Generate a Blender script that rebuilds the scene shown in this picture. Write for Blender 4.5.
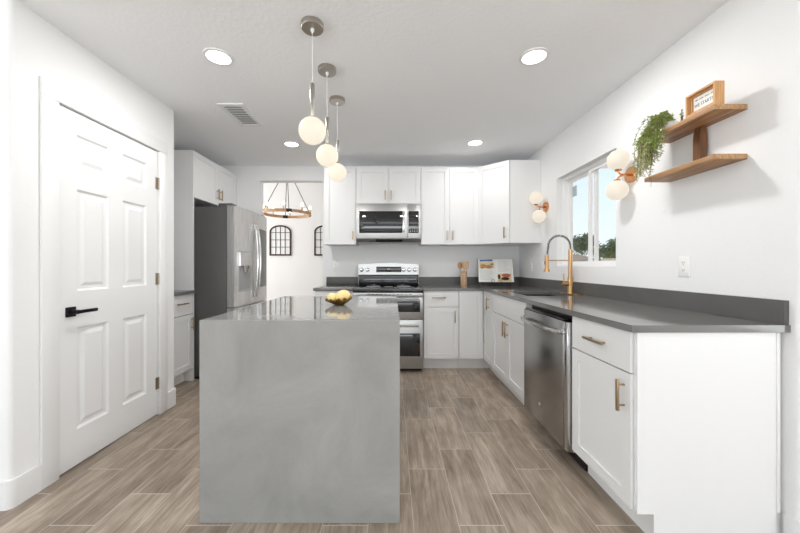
import bpy, bmesh, math, random
from mathutils import Vector, Matrix

R = math.radians
random.seed(7)
S = bpy.context.scene
COL = S.collection
for o in list(bpy.data.objects):
    bpy.data.objects.remove(o)

# ------------------------------------------------------------------ camera, world, big lights, exposure
CAM_Z = 1.16
cd = bpy.data.cameras.new('camera')
cd.sensor_width = 36.0
cd.lens = 330.0 * 36.0 / 800.0
cd.shift_x = 7.5 / 800.0
cd.shift_y = -0.8 / 800.0
cd.clip_start = 0.02
cd.clip_end = 300
cam = bpy.data.objects.new('camera', cd)
cam.location = (0, 0, CAM_Z)
cam.rotation_euler = (R(90), 0, 0)
COL.objects.link(cam)
S.camera = cam

S.view_settings.view_transform = 'Standard'
S.view_settings.look = 'None'
S.view_settings.gamma = 1.0
S.view_settings.use_curve_mapping = False
S.view_settings.exposure = 0.34
S.cycles.max_bounces = 14
S.cycles.diffuse_bounces = 9
S.cycles.glossy_bounces = 5
SKY = 1.0          # sky strength
REAR = 240.0       # fill lamp added behind the camera, tipped up towards the ceiling
SIDE = 70.0
DINING = 85.0
CAN = 2.9          # recessed downlights
GLOBE = 0.70

w = bpy.data.worlds.new('sky')
S.world = w
w.use_nodes = True
nt = w.node_tree
nt.nodes.clear()
out = nt.nodes.new('ShaderNodeOutputWorld')
bg = nt.nodes.new('ShaderNodeBackground')
tc = nt.nodes.new('ShaderNodeTexCoord')
sep = nt.nodes.new('ShaderNodeSeparateXYZ')
rp = nt.nodes.new('ShaderNodeValToRGB')
nt.links.new(tc.outputs['Generated'], sep.inputs[0])
nt.links.new(sep.outputs['Z'], rp.inputs[0])
nt.links.new(rp.outputs[0], bg.inputs[0])
nt.links.new(bg.outputs[0], out.inputs[0])
rp.color_ramp.elements[0].position = 0.0
rp.color_ramp.elements[0].color = (0.80, 0.84, 0.86, 1)
rp.color_ramp.elements[1].position = 0.85
rp.color_ramp.elements[1].color = (1.0, 1.0, 1.0, 1)
for pos_, c_ in ((0.10, (0.72, 0.82, 0.87)), (0.28, (0.60, 0.76, 0.86)), (0.42, (0.66, 0.79, 0.88))):
    e = rp.color_ramp.elements.new(pos_)
    e.color = (*c_, 1)
# the sky overhead is brighter than near the horizon
mrw = nt.nodes.new('ShaderNodeMapRange')
mrw.inputs['From Min'].default_value = 0.42
mrw.inputs['From Max'].default_value = 0.8
mrw.inputs['To Min'].default_value = SKY
mrw.inputs['To Max'].default_value = SKY * 3.2
nt.links.new(sep.outputs['Z'], mrw.inputs['Value'])
nt.links.new(mrw.outputs[0], bg.inputs[1])


def area(name, loc, rot, sx, sy, power, color=(1, 1, 1), shape='RECTANGLE'):
    l = bpy.data.lights.new(name, 'AREA')
    l.shape = shape
    l.size = sx
    if shape == 'RECTANGLE':
        l.size_y = sy
    l.energy = power
    l.color = color
    o = bpy.data.objects.new(name, l)
    o.location = loc
    o.rotation_euler = rot
    COL.objects.link(o)
    return o


area('rear_fill', (0.0, -4.3, 1.15), (R(166), 0, 0), 7.5, 2.2, REAR, (0.94, 0.975, 1.0))  # added fill lamp, bounced off the ceiling
area('great_room_side_fill', (-4.8, -1.8, 1.2), (R(132), 0, R(-90)), 4.0, 2.0, SIDE, (0.95, 0.98, 1.0))  # added fill lamp for the right wall and ceiling
area('great_room_side_fill', (4.8, -1.8, 1.2), (R(130), 0, R(90)), 4.4, 2.0, SIDE * 1.3, (0.95, 0.98, 1.0))  # added fill lamp for the left wall, set before a windowless wall
area('dining_fill', (-5.3, 6.3, 1.5), (R(90), 0, R(-90)), 2.6, 2.2, DINING, (1.0, 0.99, 0.97))  # added fill lamp that brightens the dining room

# ------------------------------------------------------------------ node helpers and materials
MATS = {}


def mat(name):
    m = bpy.data.materials.new(name)
    m.use_nodes = True
    MATS[name] = m
    t = m.node_tree
    return m, t, t.nodes['Principled BSDF']


def N(t, kind, **kw):
    n = t.nodes.new(kind)
    for k, v in kw.items():
        if hasattr(n, k):
            setattr(n, k, v)
        else:
            n.inputs[k].default_value = v
    return n


def plain(name, col, rough=0.5, metal=0.0, spec=0.5, bump=None, emit=None, vary=0.0, coat=0.0):
    """A Principled paint, metal or plastic; bump = (scale, strength, distance); vary = soft colour mottling."""
    m, t, b = mat(name)
    b.inputs['Base Color'].default_value = (*col, 1)
    b.inputs['Roughness'].default_value = rough
    b.inputs['Metallic'].default_value = metal
    b.inputs['Specular IOR Level'].default_value = spec
    b.inputs['Coat Weight'].default_value = coat
    tcn = N(t, 'ShaderNodeTexCoord')
    if bump:
        nz = N(t, 'ShaderNodeTexNoise', Scale=bump[0], Detail=4.0)
        t.links.new(tcn.outputs['Object'], nz.inputs['Vector'])
        bp = N(t, 'ShaderNodeBump', Strength=bump[1], Distance=bump[2])
        t.links.new(nz.outputs[0], bp.inputs['Height'])
        t.links.new(bp.outputs[0], b.inputs['Normal'])
    if vary:
        nz = N(t, 'ShaderNodeTexNoise', Scale=6.0, Detail=5.0)
        t.links.new(tcn.outputs['Object'], nz.inputs['Vector'])
        mr = N(t, 'ShaderNodeMapRange')
        mr.inputs['To Min'].default_value = 1 - vary
        mr.inputs['To Max'].default_value = 1 + vary
        t.links.new(nz.outputs[0], mr.inputs['Value'])
        mx = N(t, 'ShaderNodeMixRGB', blend_type='MULTIPLY', Fac=1.0)
        mx.inputs[1].default_value = (*col, 1)
        t.links.new(mr.outputs[0], mx.inputs[2])
        t.links.new(mx.outputs[0], b.inputs['Base Color'])
    if emit:
        b.inputs['Emission Color'].default_value = (*emit[0], 1)
        b.inputs['Emission Strength'].default_value = emit[1]
    return m


def wood(name, c1, c2, axis='y', rough=0.5, fine=60.0, long=4.0):
    m, t, b = mat(name)
    tcn = N(t, 'ShaderNodeTexCoord')
    mp = N(t, 'ShaderNodeMapping')
    sc = {'x': (long, fine, fine), 'y': (fine, long, fine), 'z': (fine, fine, long)}[axis]
    mp.inputs['Scale'].default_value = sc
    t.links.new(tcn.outputs['Object'], mp.inputs['Vector'])
    nz = N(t, 'ShaderNodeTexNoise', Scale=1.0, Detail=5.0, Distortion=0.6)
    t.links.new(mp.outputs[0], nz.inputs['Vector'])
    r = N(t, 'ShaderNodeValToRGB')
    r.color_ramp.elements[0].position = 0.33
    r.color_ramp.elements[0].color = (*c2, 1)
    r.color_ramp.elements[1].position = 0.66
    r.color_ramp.elements[1].color = (*c1, 1)
    t.links.new(nz.outputs[0], r.inputs[0])
    t.links.new(r.outputs[0], b.inputs['Base Color'])
    b.inputs['Roughness'].default_value = rough
    return m


def brushed(name, col, rough=0.27, axis='x'):
    m, t, b = mat(name)
    tcn = N(t, 'ShaderNodeTexCoord')
    mp = N(t, 'ShaderNodeMapping')
    mp.inputs['Scale'].default_value = {'x': (3, 300, 300), 'z': (300, 300, 3)}[axis]
    t.links.new(tcn.outputs['Object'], mp.inputs['Vector'])
    nz = N(t, 'ShaderNodeTexNoise', Scale=1.0, Detail=3.0)
    t.links.new(mp.outputs[0], nz.inputs['Vector'])
    mr = N(t, 'ShaderNodeMapRange')
    mr.inputs['To Min'].default_value = rough - 0.02
    mr.inputs['To Max'].default_value = rough + 0.025
    t.links.new(nz.outputs[0], mr.inputs['Value'])
    t.links.new(mr.outputs[0], b.inputs['Roughness'])
    b.inputs['Base Color'].default_value = (*col, 1)
    b.inputs['Metallic'].default_value = 1.0
    return m


def quartz(name, col, rough, smudge):
    """Grey engineered stone: fine speckle, cloudy wear in the polish."""
    m, t, b = mat(name)
    tcn = N(t, 'ShaderNodeTexCoord')
    n1 = N(t, 'ShaderNodeTexNoise', Scale=420.0, Detail=2.0)
    n2 = N(t, 'ShaderNodeTexNoise', Scale=2.6, Detail=7.0, Roughness=0.62, Distortion=0.8)
    for n in (n1, n2):
        t.links.new(tcn.outputs['Object'], n.inputs['Vector'])
    r1 = N(t, 'ShaderNodeMapRange')
    r1.inputs['To Min'].default_value = 0.84
    r1.inputs['To Max'].default_value = 1.16
    t.links.new(n1.outputs[0], r1.inputs['Value'])
    r2 = N(t, 'ShaderNodeMapRange')
    r2.inputs['From Min'].default_value = 0.3
    r2.inputs['From Max'].default_value = 0.75
    r2.inputs['To Min'].default_value = 1 - smudge
    r2.inputs['To Max'].default_value = 1 + smudge
    t.links.new(n2.outputs[0], r2.inputs['Value'])
    mu = N(t, 'ShaderNodeMath', operation='MULTIPLY')
    t.links.new(r1.outputs[0], mu.inputs[0])
    t.links.new(r2.outputs[0], mu.inputs[1])
    mx = N(t, 'ShaderNodeMixRGB', blend_type='MULTIPLY', Fac=1.0)
    mx.inputs[1].default_value = (*col, 1)
    t.links.new(mu.outputs[0], mx.inputs[2])
    t.links.new(mx.outputs[0], b.inputs['Base Color'])
    r3 = N(t, 'ShaderNodeMapRange')
    r3.inputs['From Min'].default_value = 0.35
    r3.inputs['From Max'].default_value = 0.7
    r3.inputs['To Min'].default_value = rough
    r3.inputs['To Max'].default_value = rough + 0.06
    t.links.new(n2.outputs[0], r3.inputs['Value'])
    t.links.new(r3.outputs[0], b.inputs['Roughness'])
    b.inputs['Specular IOR Level'].default_value = 0.8
    return m


def plank_floor():
    """Wood-look porcelain planks 203 x 612 mm, long side along Y, each row stepped by a third, pale grout."""
    m, t, b = mat('plank_tile')
    tcn = N(t, 'ShaderNodeTexCoord')
    sp = N(t, 'ShaderNodeSeparateXYZ')
    t.links.new(tcn.outputs['Object'], sp.inputs[0])

    def math2(op, a, bb=None):
        n = N(t, 'ShaderNodeMath', operation=op)
        for i, v in enumerate((a, bb)):
            if v is None:
                continue
            if isinstance(v, (int, float)):
                n.inputs[i].default_value = v
            else:
                t.links.new(v, n.inputs[i])
        return n.outputs[0]
    u = math2('DIVIDE', math2('SUBTRACT', sp.outputs['X'], 0.0936), 0.2035)
    c = math2('FLOOR', u)
    fu = math2('SUBTRACT', u, c)
    v = math2('DIVIDE', math2('SUBTRACT', math2('SUBTRACT', sp.outputs['Y'], 1.8825), math2('MULTIPLY', c, 0.204)), 0.612)
    r = math2('FLOOR', v)
    fv = math2('SUBTRACT', v, r)
    du = math2('MULTIPLY', math2('MINIMUM', fu, math2('SUBTRACT', 1.0, fu)), 0.2035)
    dv = math2('MULTIPLY', math2('MINIMUM', fv, math2('SUBTRACT', 1.0, fv)), 0.612)
    gl_ = math2('MULTIPLY', math2('LESS_THAN', du, 0.0017), 0.6)
    ge_ = math2('MULTIPLY', math2('LESS_THAN', dv, 0.0021), 0.85)
    grout = math2('MAXIMUM', gl_, ge_)
    cid = N(t, 'ShaderNodeCombineXYZ')
    t.links.new(c, cid.inputs[0])
    t.links.new(r, cid.inputs[1])
    wn = N(t, 'ShaderNodeTexWhiteNoise')
    wn.noise_dimensions = '2D'
    t.links.new(cid.outputs[0], wn.inputs['Vector'])
    # grain, shifted per plank
    off = N(t, 'ShaderNodeVectorMath', operation='SCALE')
    off.inputs['Scale'].default_value = 17.0
    t.links.new(wn.outputs['Color'], off.inputs[0])
    addv = N(t, 'ShaderNodeVectorMath', operation='ADD')
    t.links.new(tcn.outputs['Object'], addv.inputs[0])
    t.links.new(off.outputs[0], addv.inputs[1])

    def grain(sc, detail, dist):
        mp = N(t, 'ShaderNodeMapping')
        mp.inputs['Scale'].default_value = sc
        t.links.new(addv.outputs[0], mp.inputs['Vector'])
        nz = N(t, 'ShaderNodeTexNoise', Scale=1.0, Detail=detail, Distortion=dist, Roughness=0.6)
        t.links.new(mp.outputs[0], nz.inputs['Vector'])
        return nz.outputs[0]
    g1 = grain((16, 1.8, 1), 5.0, 1.2)
    g2 = grain((150, 9.0, 1), 4.0, 0.5)
    g3 = grain((4.5, 3.0, 1), 2.0, 0.6)
    mixg = math2('ADD', math2('ADD', math2('MULTIPLY', g1, 0.44), math2('MULTIPLY', g2, 0.30)), math2('MULTIPLY', g3, 0.26))
    ramp = N(t, 'ShaderNodeValToRGB')
    el = ramp.color_ramp.elements
    el[0].position = 0.32
    el[0].color = (0.120, 0.088, 0.063, 1)
    el[1].position = 0.69
    el[1].color = (0.545, 0.466, 0.384, 1)
    e = el.new(0.5)
    e.color = (0.310, 0.247, 0.191, 1)
    t.links.new(mixg, ramp.inputs[0])
    tone = N(t, 'ShaderNodeMapRange')
    tone.inputs['To Min'].default_value = 0.86
    tone.inputs['To Max'].default_value = 1.13
    t.links.new(wn.outputs['Value'], tone.inputs['Value'])
    mx = N(t, 'ShaderNodeMixRGB', blend_type='MULTIPLY', Fac=1.0)
    t.links.new(ramp.outputs[0], mx.inputs[1])
    t.links.new(tone.outputs[0], mx.inputs[2])
    mg = N(t, 'ShaderNodeMixRGB')
    t.links.new(grout, mg.inputs['Fac'])
    t.links.new(mx.outputs[0], mg.inputs[1])
    mg.inputs[2].default_value = (0.60, 0.545, 0.48, 1)
    t.links.new(mg.outputs[0], b.inputs['Base Color'])
    b.inputs['Roughness'].default_value = 0.42
    bp = N(t, 'ShaderNodeBump', Strength=0.25, Distance=0.002)
    t.links.new(mixg, bp.inputs['Height'])
    t.links.new(bp.outputs[0], b.inputs['Normal'])
    return m


def clear_glass():
    m, t, b = mat('clear_glass')
    t.nodes.remove(b)
    o_ = [n for n in t.nodes if n.type == 'OUTPUT_MATERIAL'][0]
    tr = N(t, 'ShaderNodeBsdfTransparent')
    gl = N(t, 'ShaderNodeBsdfGlossy', Roughness=0.02)
    ms = N(t, 'ShaderNodeMixShader', Fac=0.04)
    t.links.new(tr.outputs[0], ms.inputs[1])
    t.links.new(gl.outputs[0], ms.inputs[2])
    t.links.new(ms.outputs[0], o_.inputs['Surface'])
    return m


WALL = plain('wall_paint', (0.82, 0.82, 0.82), 0.85, spec=0.2, bump=(70, 0.22, 0.006))
CEIL = plain('ceiling_paint', (0.88, 0.89, 0.905), 0.9, spec=0.15, bump=(45, 0.25, 0.008))
TRIM = plain('trim_paint', (0.81, 0.81, 0.808), 0.4)
CAB = plain('cabinet_paint', (0.775, 0.775, 0.773), 0.38)
CABIN = plain('cabinet_side_paint', (0.79, 0.79, 0.788), 0.42)
STONE = quartz('grey_quartz', (0.165, 0.162, 0.156), 0.07, 0.16)
SPLASH = quartz('backsplash_quartz', (0.115, 0.112, 0.107), 0.3, 0.14)
SPLASH.node_tree.nodes['Principled BSDF'].inputs['Specular IOR Level'].default_value = 0.3
ISLE = quartz('island_quartz', (0.30, 0.298, 0.29), 0.035, 0.15)
FLOOR = plank_floor()
STEEL = brushed('stainless', (0.50, 0.497, 0.49), 0.33, 'x')
STEELV = brushed('stainless_upright_grain', (0.66, 0.655, 0.645), 0.27, 'z')
STEELD = brushed('dishwasher_steel', (0.43, 0.427, 0.42), 0.24, 'z')
STEELP = plain('polished_steel', (0.60, 0.595, 0.585), 0.15, 1.0)
GREYSIDE = plain('fridge_side_grey', (0.082, 0.081, 0.079), 0.42, 0.0)
BLACKG = plain('black_glass', (0.012, 0.012, 0.013), 0.06, coat=0.4)
BLACK = plain('black_plastic', (0.018, 0.018, 0.018), 0.45)
BLACKM = plain('black_metal', (0.012, 0.012, 0.014), 0.28, 0.6)
GREYP = plain('grey_print', (0.34, 0.34, 0.34), 0.6)
NICKEL = brushed('brushed_nickel', (0.44, 0.41, 0.37), 0.28, 'z')
BRASS = plain('brass', (0.60, 0.36, 0.17), 0.30, 1.0)
COPPER = plain('copper_brass', (0.72, 0.36, 0.17), 0.24, 1.0)
PULL = plain('champagne_bronze', (0.42, 0.32, 0.20), 0.34, 1.0)
HINGE = plain('hinge_metal', (0.38, 0.33, 0.26), 0.4, 1.0)
BULB = plain('glowing_glass', (0.20, 0.19, 0.17), 0.5, spec=0.1, emit=((1.0, 0.89, 0.72), GLOBE * 0.94))
SCONCEB = plain('sconce_glass', (0.20, 0.19, 0.17), 0.5, spec=0.1, emit=((1.0, 0.89, 0.74), GLOBE * 0.82))
LEDD = plain('led_lens', (0.9, 0.9, 0.9), 0.5, emit=((1.0, 0.98, 0.94), 4.0))
CANDLE = plain('candle_bulb', (0.9, 0.8, 0.6), 0.3, emit=((1.0, 0.74, 0.42), 6.0))
CORD = plain('clear_cord', (0.74, 0.74, 0.73), 0.4)
SHELFW = wood('shelf_wood', (0.46, 0.255, 0.115), (0.24, 0.118, 0.048), 'y', 0.5, 55, 5)
SHELFE = wood('end_grain', (0.55, 0.34, 0.17), (0.33, 0.18, 0.08), 'z', 0.55, 120, 60)
POSTW = wood('walnut_post', (0.20, 0.088, 0.034), (0.11, 0.045, 0.018), 'z', 0.4, 70, 6)
SIGNW = wood('sign_wood', (0.62, 0.34, 0.135), (0.48, 0.24, 0.085), 'z', 0.5, 90, 8)
RINGW = wood('ring_wood', (0.60, 0.36, 0.19), (0.42, 0.24, 0.12), 'x', 0.5, 30, 30)
SPOONW = wood('spoon_wood', (0.52, 0.31, 0.15), (0.40, 0.21, 0.09), 'z', 0.5, 80, 8)
CROCKW = wood('crock_wood', (0.58, 0.38, 0.24), (0.48, 0.29, 0.17), 'z', 0.45, 50, 10)
PALEW = wood('pale_wood', (0.66, 0.47, 0.28), (0.56, 0.36, 0.19), 'z', 0.5, 80, 8)
IRON = plain('dark_iron', (0.045, 0.026, 0.020), 0.5, 0.5)
PANE = plain('pale_pane', (0.80, 0.81, 0.82), 0.12, spec=0.6)  # pale glossy tone for the panes of the arched frames
PAPER = plain('page_paper', (0.80, 0.79, 0.76), 0.6, vary=0.02)
INK = plain('ink', (0.10, 0.105, 0.11), 0.7)
BLUEP = plain('blue_print', (0.05, 0.14, 0.33), 0.5, vary=0.3)
FOOD1 = plain('food_orange', (0.50, 0.22, 0.08), 0.5, vary=0.5)
FOOD2 = plain('food_red', (0.42, 0.10, 0.05), 0.5, vary=0.5)
FOOD3 = plain('food_cream', (0.68, 0.52, 0.30), 0.5, vary=0.3)
FOOD4 = plain('food_green', (0.16, 0.20, 0.07), 0.5, vary=0.3)
LEMON = plain('lemon_skin', (0.84, 0.66, 0.29), 0.42, bump=(160, 0.3, 0.002), vary=0.08)
GOLD = plain('aged_gold', (0.36, 0.22, 0.065), 0.30, 1.0, bump=(60, 0.5, 0.004), vary=0.4)
LEAF = plain('leaf_green', (0.25, 0.33, 0.07), 0.5, vary=0.45)
LEAF2 = plain('leaf_olive', (0.34, 0.34, 0.15), 0.5, vary=0.4)
STEM = plain('stem_brown', (0.16, 0.09, 0.05), 0.6)
POT = plain('white_ceramic', (0.72, 0.74, 0.75), 0.25)
PLATE = plain('outlet_plastic', (0.86, 0.86, 0.85), 0.3)
SLOT = plain('outlet_slot', (0.12, 0.12, 0.12), 0.5)
SINKM = plain('sink_black', (0.004, 0.004, 0.004), 0.8, spec=0.0)
VINYL = plain('window_vinyl', (0.86, 0.86, 0.86), 0.35)
GLASS = clear_glass()
STICK = plain('sticker_grey', (0.42, 0.46, 0.48), 0.6, vary=0.25)
VENTD = plain('vent_dark', (0.42, 0.42, 0.41), 0.7)
STUCCO = plain('stucco_tan', (0.36, 0.31, 0.25), 0.9, bump=(30, 0.3, 0.02), vary=0.1)
ROOFM = plain('roof_shingle', (0.10, 0.078, 0.063), 0.9, bump=(14, 0.5, 0.03), vary=0.25)
GRAVEL = plain('gravel', (0.66, 0.60, 0.52), 0.95, bump=(40, 0.5, 0.02), vary=0.2)
TREEL = plain('tree_leaf', (0.055, 0.085, 0.028), 0.7, vary=0.5)
BARK = plain('bark', (0.12, 0.09, 0.065), 0.9)


# ------------------------------------------------------------------ mesh builder
class MB:
    def __init__(self, origin=(0, 0, 0)):
        self.bm = bmesh.new()
        self.o = Vector(origin)

    def raw(self, verts, faces):
        vs = [self.bm.verts.new(v) for v in verts]
        for f in faces:
            try:
                self.bm.faces.new([vs[i] for i in f])
            except ValueError:
                pass
        return self

    def box(self, x0, x1, y0, y1, z0, z1, bev=0.0, seg=2):
        b = bmesh.new()
        v = [b.verts.new((x, y, z)) for x in (x0, x1) for y in (y0, y1) for z in (z0, z1)]
        for f in ((0, 1, 3, 2), (4, 6, 7, 5), (0, 4, 5, 1), (2, 3, 7, 6), (0, 2, 6, 4), (1, 5, 7, 3)):
            b.faces.new([v[i] for i in f])
        if bev:
            bmesh.ops.bevel(b, geom=b.edges[:], offset=bev, segments=seg, affect='EDGES', profile=0.5)
        self.join(b)
        return self

    def join(self, b, mtx=None):
        if mtx is not None:
            bmesh.ops.transform(b, matrix=mtx, verts=b.verts)
        me = bpy.data.meshes.new('tmp')
        b.to_mesh(me)
        b.free()
        self.bm.from_mesh(me)
        bpy.data.meshes.remove(me)

    def cyl(self, p0, p1, r0, r1=None, seg=16):
        r1 = r0 if r1 is None else r1
        p0, p1 = Vector(p0), Vector(p1)
        d = p1 - p0
        q = d.to_track_quat('Z', 'Y').to_matrix()
        vs, n = [], seg
        for p, r in ((p0, r0), (p1, r1)):
            for i in range(n):
                a = 2 * math.pi * i / n
                vs.append(p + q @ Vector((r * math.cos(a), r * math.sin(a), 0)))
        fs = [(i, (i + 1) % n, n + (i + 1) % n, n + i) for i in range(n)]
        fs += [tuple(range(n - 1, -1, -1)), tuple(range(n, 2 * n))]
        return self.raw(vs, fs)

    def tube(self, pts, r, seg=8, closed=False):
        pts = [Vector(p) for p in pts]
        n = len(pts)
        rr = r if isinstance(r, (list, tuple)) else [r] * n
        tans = []
        for i in range(n):
            a = pts[(i - 1) % n] if closed or i > 0 else pts[i]
            b = pts[(i + 1) % n] if closed or i < n - 1 else pts[i]
            tans.append((b - a).normalized())
        up = Vector((0, 0, 1)) if abs(tans[0].z) < 0.9 else Vector((1, 0, 0))
        nrm = (up - tans[0] * up.dot(tans[0])).normalized()
        vs = []
        for i in range(n):
            nrm = (nrm - tans[i] * nrm.dot(tans[i])).normalized()
            bi = tans[i].cross(nrm)
            for k in range(seg):
                a = 2 * math.pi * k / seg
                vs.append(pts[i] + (nrm * math.cos(a) + bi * math.sin(a)) * rr[i])
        fs = []
        for i in range(n if closed else n - 1):
            j = (i + 1) % n
            for k in range(seg):
                l = (k + 1) % seg
                fs.append((i * seg + k, i * seg + l, j * seg + l, j * seg + k))
        if not closed:
            fs.append(tuple(range(seg - 1, -1, -1)))
            fs.append(tuple((n - 1) * seg + k for k in range(seg)))
        return self.raw(vs, fs)

    def lathe(self, prof, c=(0, 0, 0), seg=24, axis='z'):
        c = Vector(c)
        vs, fs = [], []
        n = len(prof)
        for (r, z) in prof:
            for k in range(seg):
                a = 2 * math.pi * k / seg
                x, y = r * math.cos(a), r * math.sin(a)
                v = {'z': Vector((x, y, z)), 'x': Vector((z, x, y)), 'y': Vector((y, z, x))}[axis]
                vs.append(c + v)
        for i in range(n - 1):
            for k in range(seg):
                l = (k + 1) % seg
                fs.append((i * seg + k, i * seg + l, (i + 1) * seg + l, (i + 1) * seg + k))
        if prof[0][0] > 1e-6:
            fs.append(tuple(range(seg - 1, -1, -1)))
        if prof[-1][0] > 1e-6:
            fs.append(tuple((n - 1) * seg + k for k in range(seg)))
        self.raw(vs, fs)
        return self

    def ball(self, c, r, seg=24, sc=(1, 1, 1), rot=None):
        b = bmesh.new()
        bmesh.ops.create_uvsphere(b, u_segments=seg, v_segments=seg // 2 + 2, radius=r)
        m = Matrix.Translation(Vector(c))
        if rot is not None:
            m = m @ rot.to_4x4()
        m = m @ Matrix.Diagonal((*sc, 1))
        self.join(b, m)
        return self

    def prism(self, pts, a0, a1, axis='z'):
        f = {'z': lambda u, v, w_: (u, v, w_), 'x': lambda u, v, w_: (w_, u, v), 'y': lambda u, v, w_: (u, w_, v)}[axis]
        n = len(pts)
        vs = [f(u, v, a0) for u, v in pts] + [f(u, v, a1) for u, v in pts]
        fs = [tuple(range(n - 1, -1, -1)), tuple(range(n, 2 * n))]
        fs += [(i, (i + 1) % n, n + (i + 1) % n, n + i) for i in range(n)]
        return self.raw(vs, fs)

    def grid(self, us, vs_, keep, a0, a1, axis='z'):
        """A slab cut into cells; keep(i, j) says which cells are solid, so a slab can have holes without seams."""
        f = {'z': lambda u, v, w_: (u, v, w_), 'x': lambda u, v, w_: (w_, u, v), 'y': lambda u, v, w_: (u, w_, v)}[axis]
        nu, nv = len(us), len(vs_)
        idx = {}

        def V(i, j, k):
            if (i, j, k) not in idx:
                idx[(i, j, k)] = self.bm.verts.new(f(us[i], vs_[j], (a0, a1)[k]))
            return idx[(i, j, k)]
        K = lambda i, j: 0 <= i < nu - 1 and 0 <= j < nv - 1 and keep(i, j)
        for i in range(nu - 1):
            for j in range(nv - 1):
                if not K(i, j):
                    continue
                self.bm.faces.new([V(i, j, 0), V(i, j + 1, 0), V(i + 1, j + 1, 0), V(i + 1, j, 0)])
                self.bm.faces.new([V(i, j, 1), V(i + 1, j, 1), V(i + 1, j + 1, 1), V(i, j + 1, 1)])
                if not K(i - 1, j):
                    self.bm.faces.new([V(i, j, 0), V(i, j, 1), V(i, j + 1, 1), V(i, j + 1, 0)])
                if not K(i + 1, j):
                    self.bm.faces.new([V(i + 1, j, 0), V(i + 1, j + 1, 0), V(i + 1, j + 1, 1), V(i + 1, j, 1)])
                if not K(i, j - 1):
                    self.bm.faces.new([V(i, j, 0), V(i + 1, j, 0), V(i + 1, j, 1), V(i, j, 1)])
                if not K(i, j + 1):
                    self.bm.faces.new([V(i, j + 1, 0), V(i, j + 1, 1), V(i + 1, j + 1, 1), V(i + 1, j + 1, 0)])
        return self

    def done(self, name, m, parent=None, smooth=True, world=False):
        """Links the mesh; with world=True the shapes were given in world coordinates and move into the parent's frame."""
        if world and parent is not None:
            p = parent
            while p.parent is not None:
                p = p.parent
            bmesh.ops.translate(self.bm, vec=-p.location, verts=self.bm.verts)
        bmesh.ops.recalc_face_normals(self.bm, faces=self.bm.faces)
        me = bpy.data.meshes.new(name)
        self.bm.to_mesh(me)
        self.bm.free()
        me.materials.append(m)
        if smooth:
            me.polygons.foreach_set('use_smooth', [True] * len(me.polygons))
            me.set_sharp_from_angle(angle=R(32))
        o = bpy.data.objects.new(name, me)
        COL.objects.link(o)
        if parent is not None:
            o.parent = parent
        return o


def thing(name, label, cat, loc=(0, 0, 0), rz=0.0, group=None):
    o = bpy.data.objects.new(name, None)
    o.empty_display_size = 0.1
    o.location = loc
    o.rotation_euler = (0, 0, rz)
    COL.objects.link(o)
    o['label'] = label
    o['category'] = cat
    if group:
        o['group'] = group
    return o


def tag(o, label, cat, group=None):
    o['label'] = label
    o['category'] = cat
    if group:
        o['group'] = group
    return o


def struct(o):
    o['kind'] = 'structure'
    return o


def sroot(name, loc=(0, 0, 0)):
    o = bpy.data.objects.new(name, None)
    o.location = loc
    COL.objects.link(o)
    o['kind'] = 'structure'
    return o


def dup(root, loc, label, group=None, rz=None):
    r = root.copy()
    COL.objects.link(r)
    r.location = loc
    if rz is not None:
        r.rotation_euler = (0, 0, rz)
    r['label'] = label
    if group:
        r['group'] = group
    for ch in list(root.children):
        c = ch.copy()
        COL.objects.link(c)
        c.parent = r
        for g in ch.children:
            d = g.copy()
            COL.objects.link(d)
            d.parent = c
    return r


def arc(cx, cy, r, a0, a1, n=6):
    return [(cx + r * math.cos(R(a0 + (a1 - a0) * i / n)), cy + r * math.sin(R(a0 + (a1 - a0) * i / n))) for i in range(n + 1)]


# ------------------------------------------------------------------ the setting
XL, XR, YB, ZC = -1.825, 1.64, 4.27, 2.452
YLN, YLF = 1.574, 2.768          # pantry wall, near and far corner
YRN = 1.325                      # right wall's near corner
b = MB()
b.box(-5, 5, -4.5, 8.35, -0.1, 0.0)
struct(b.done('floor', FLOOR))
b = MB()
b.grid([-5, -2.75, 1.8, 5], [-4.5, 4.39], lambda i, j: True, ZC, ZC + 0.12)
struct(b.done('ceiling', CEIL))

# pantry wall with its door opening (rounded drywall corners)
DY0, DY1, DZ = 1.795, 2.570, 2.05
b = MB()
r = 0.018
b.prism([(-5, YLN), (XL - r, YLN)] + arc(XL - r, YLN + r, r, -90, 0)[1:] + [(XL, DY0), (XL - 0.115, DY0), (XL - 0.115, YLN + 0.115), (-5, YLN + 0.115)], 0, ZC)
b.box(XL - 0.115, XL, DY0, DY1, DZ, ZC)
b.prism([(XL - 0.115, DY1), (XL, DY1)] + arc(XL - r, YLF - r, r, 0, 90) + [(-2.75, YLF), (-2.75, YLF - 0.115), (XL - 0.115, YLF - 0.115)], 0, ZC)
struct(b.done('wall_left', WALL))
b = MB()
b.box(-2.75, -2.63, YLF, YB, 0, ZC)
struct(b.done('wall_kitchen_left', WALL))

# back wall with the opening to the dining room
OX0, OX1, OZ = -1.718, -0.906, 2.262
b = MB()
b.grid([-2.75, OX0, OX1, 1.8], [0, OZ, ZC], lambda i, j: not (i == 1 and j == 0), YB, YB + 0.12, 'y')
struct(b.done('wall_back', WALL))

# right wall with the window opening
WY0, WY1, WZ0, WZ1 = 2.423, 3.294, 1.146, 2.026
b = MB()
r = 0.02
b.grid([YRN + 0.15, WY0, WY1, YB], [0, WZ0, WZ1, ZC], lambda i, j: not (i == 1 and j == 1), XR, XR + 0.16, 'x')
b.prism([(XR, YRN + 0.15)] + arc(XR + r, YRN + r, r, 180, 270) + [(5, YRN), (5, YRN + 0.12), (XR + 0.16, YRN + 0.12), (XR + 0.16, YRN + 0.15)], 0, ZC)
struct(b.done('wall_right', WALL))

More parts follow.
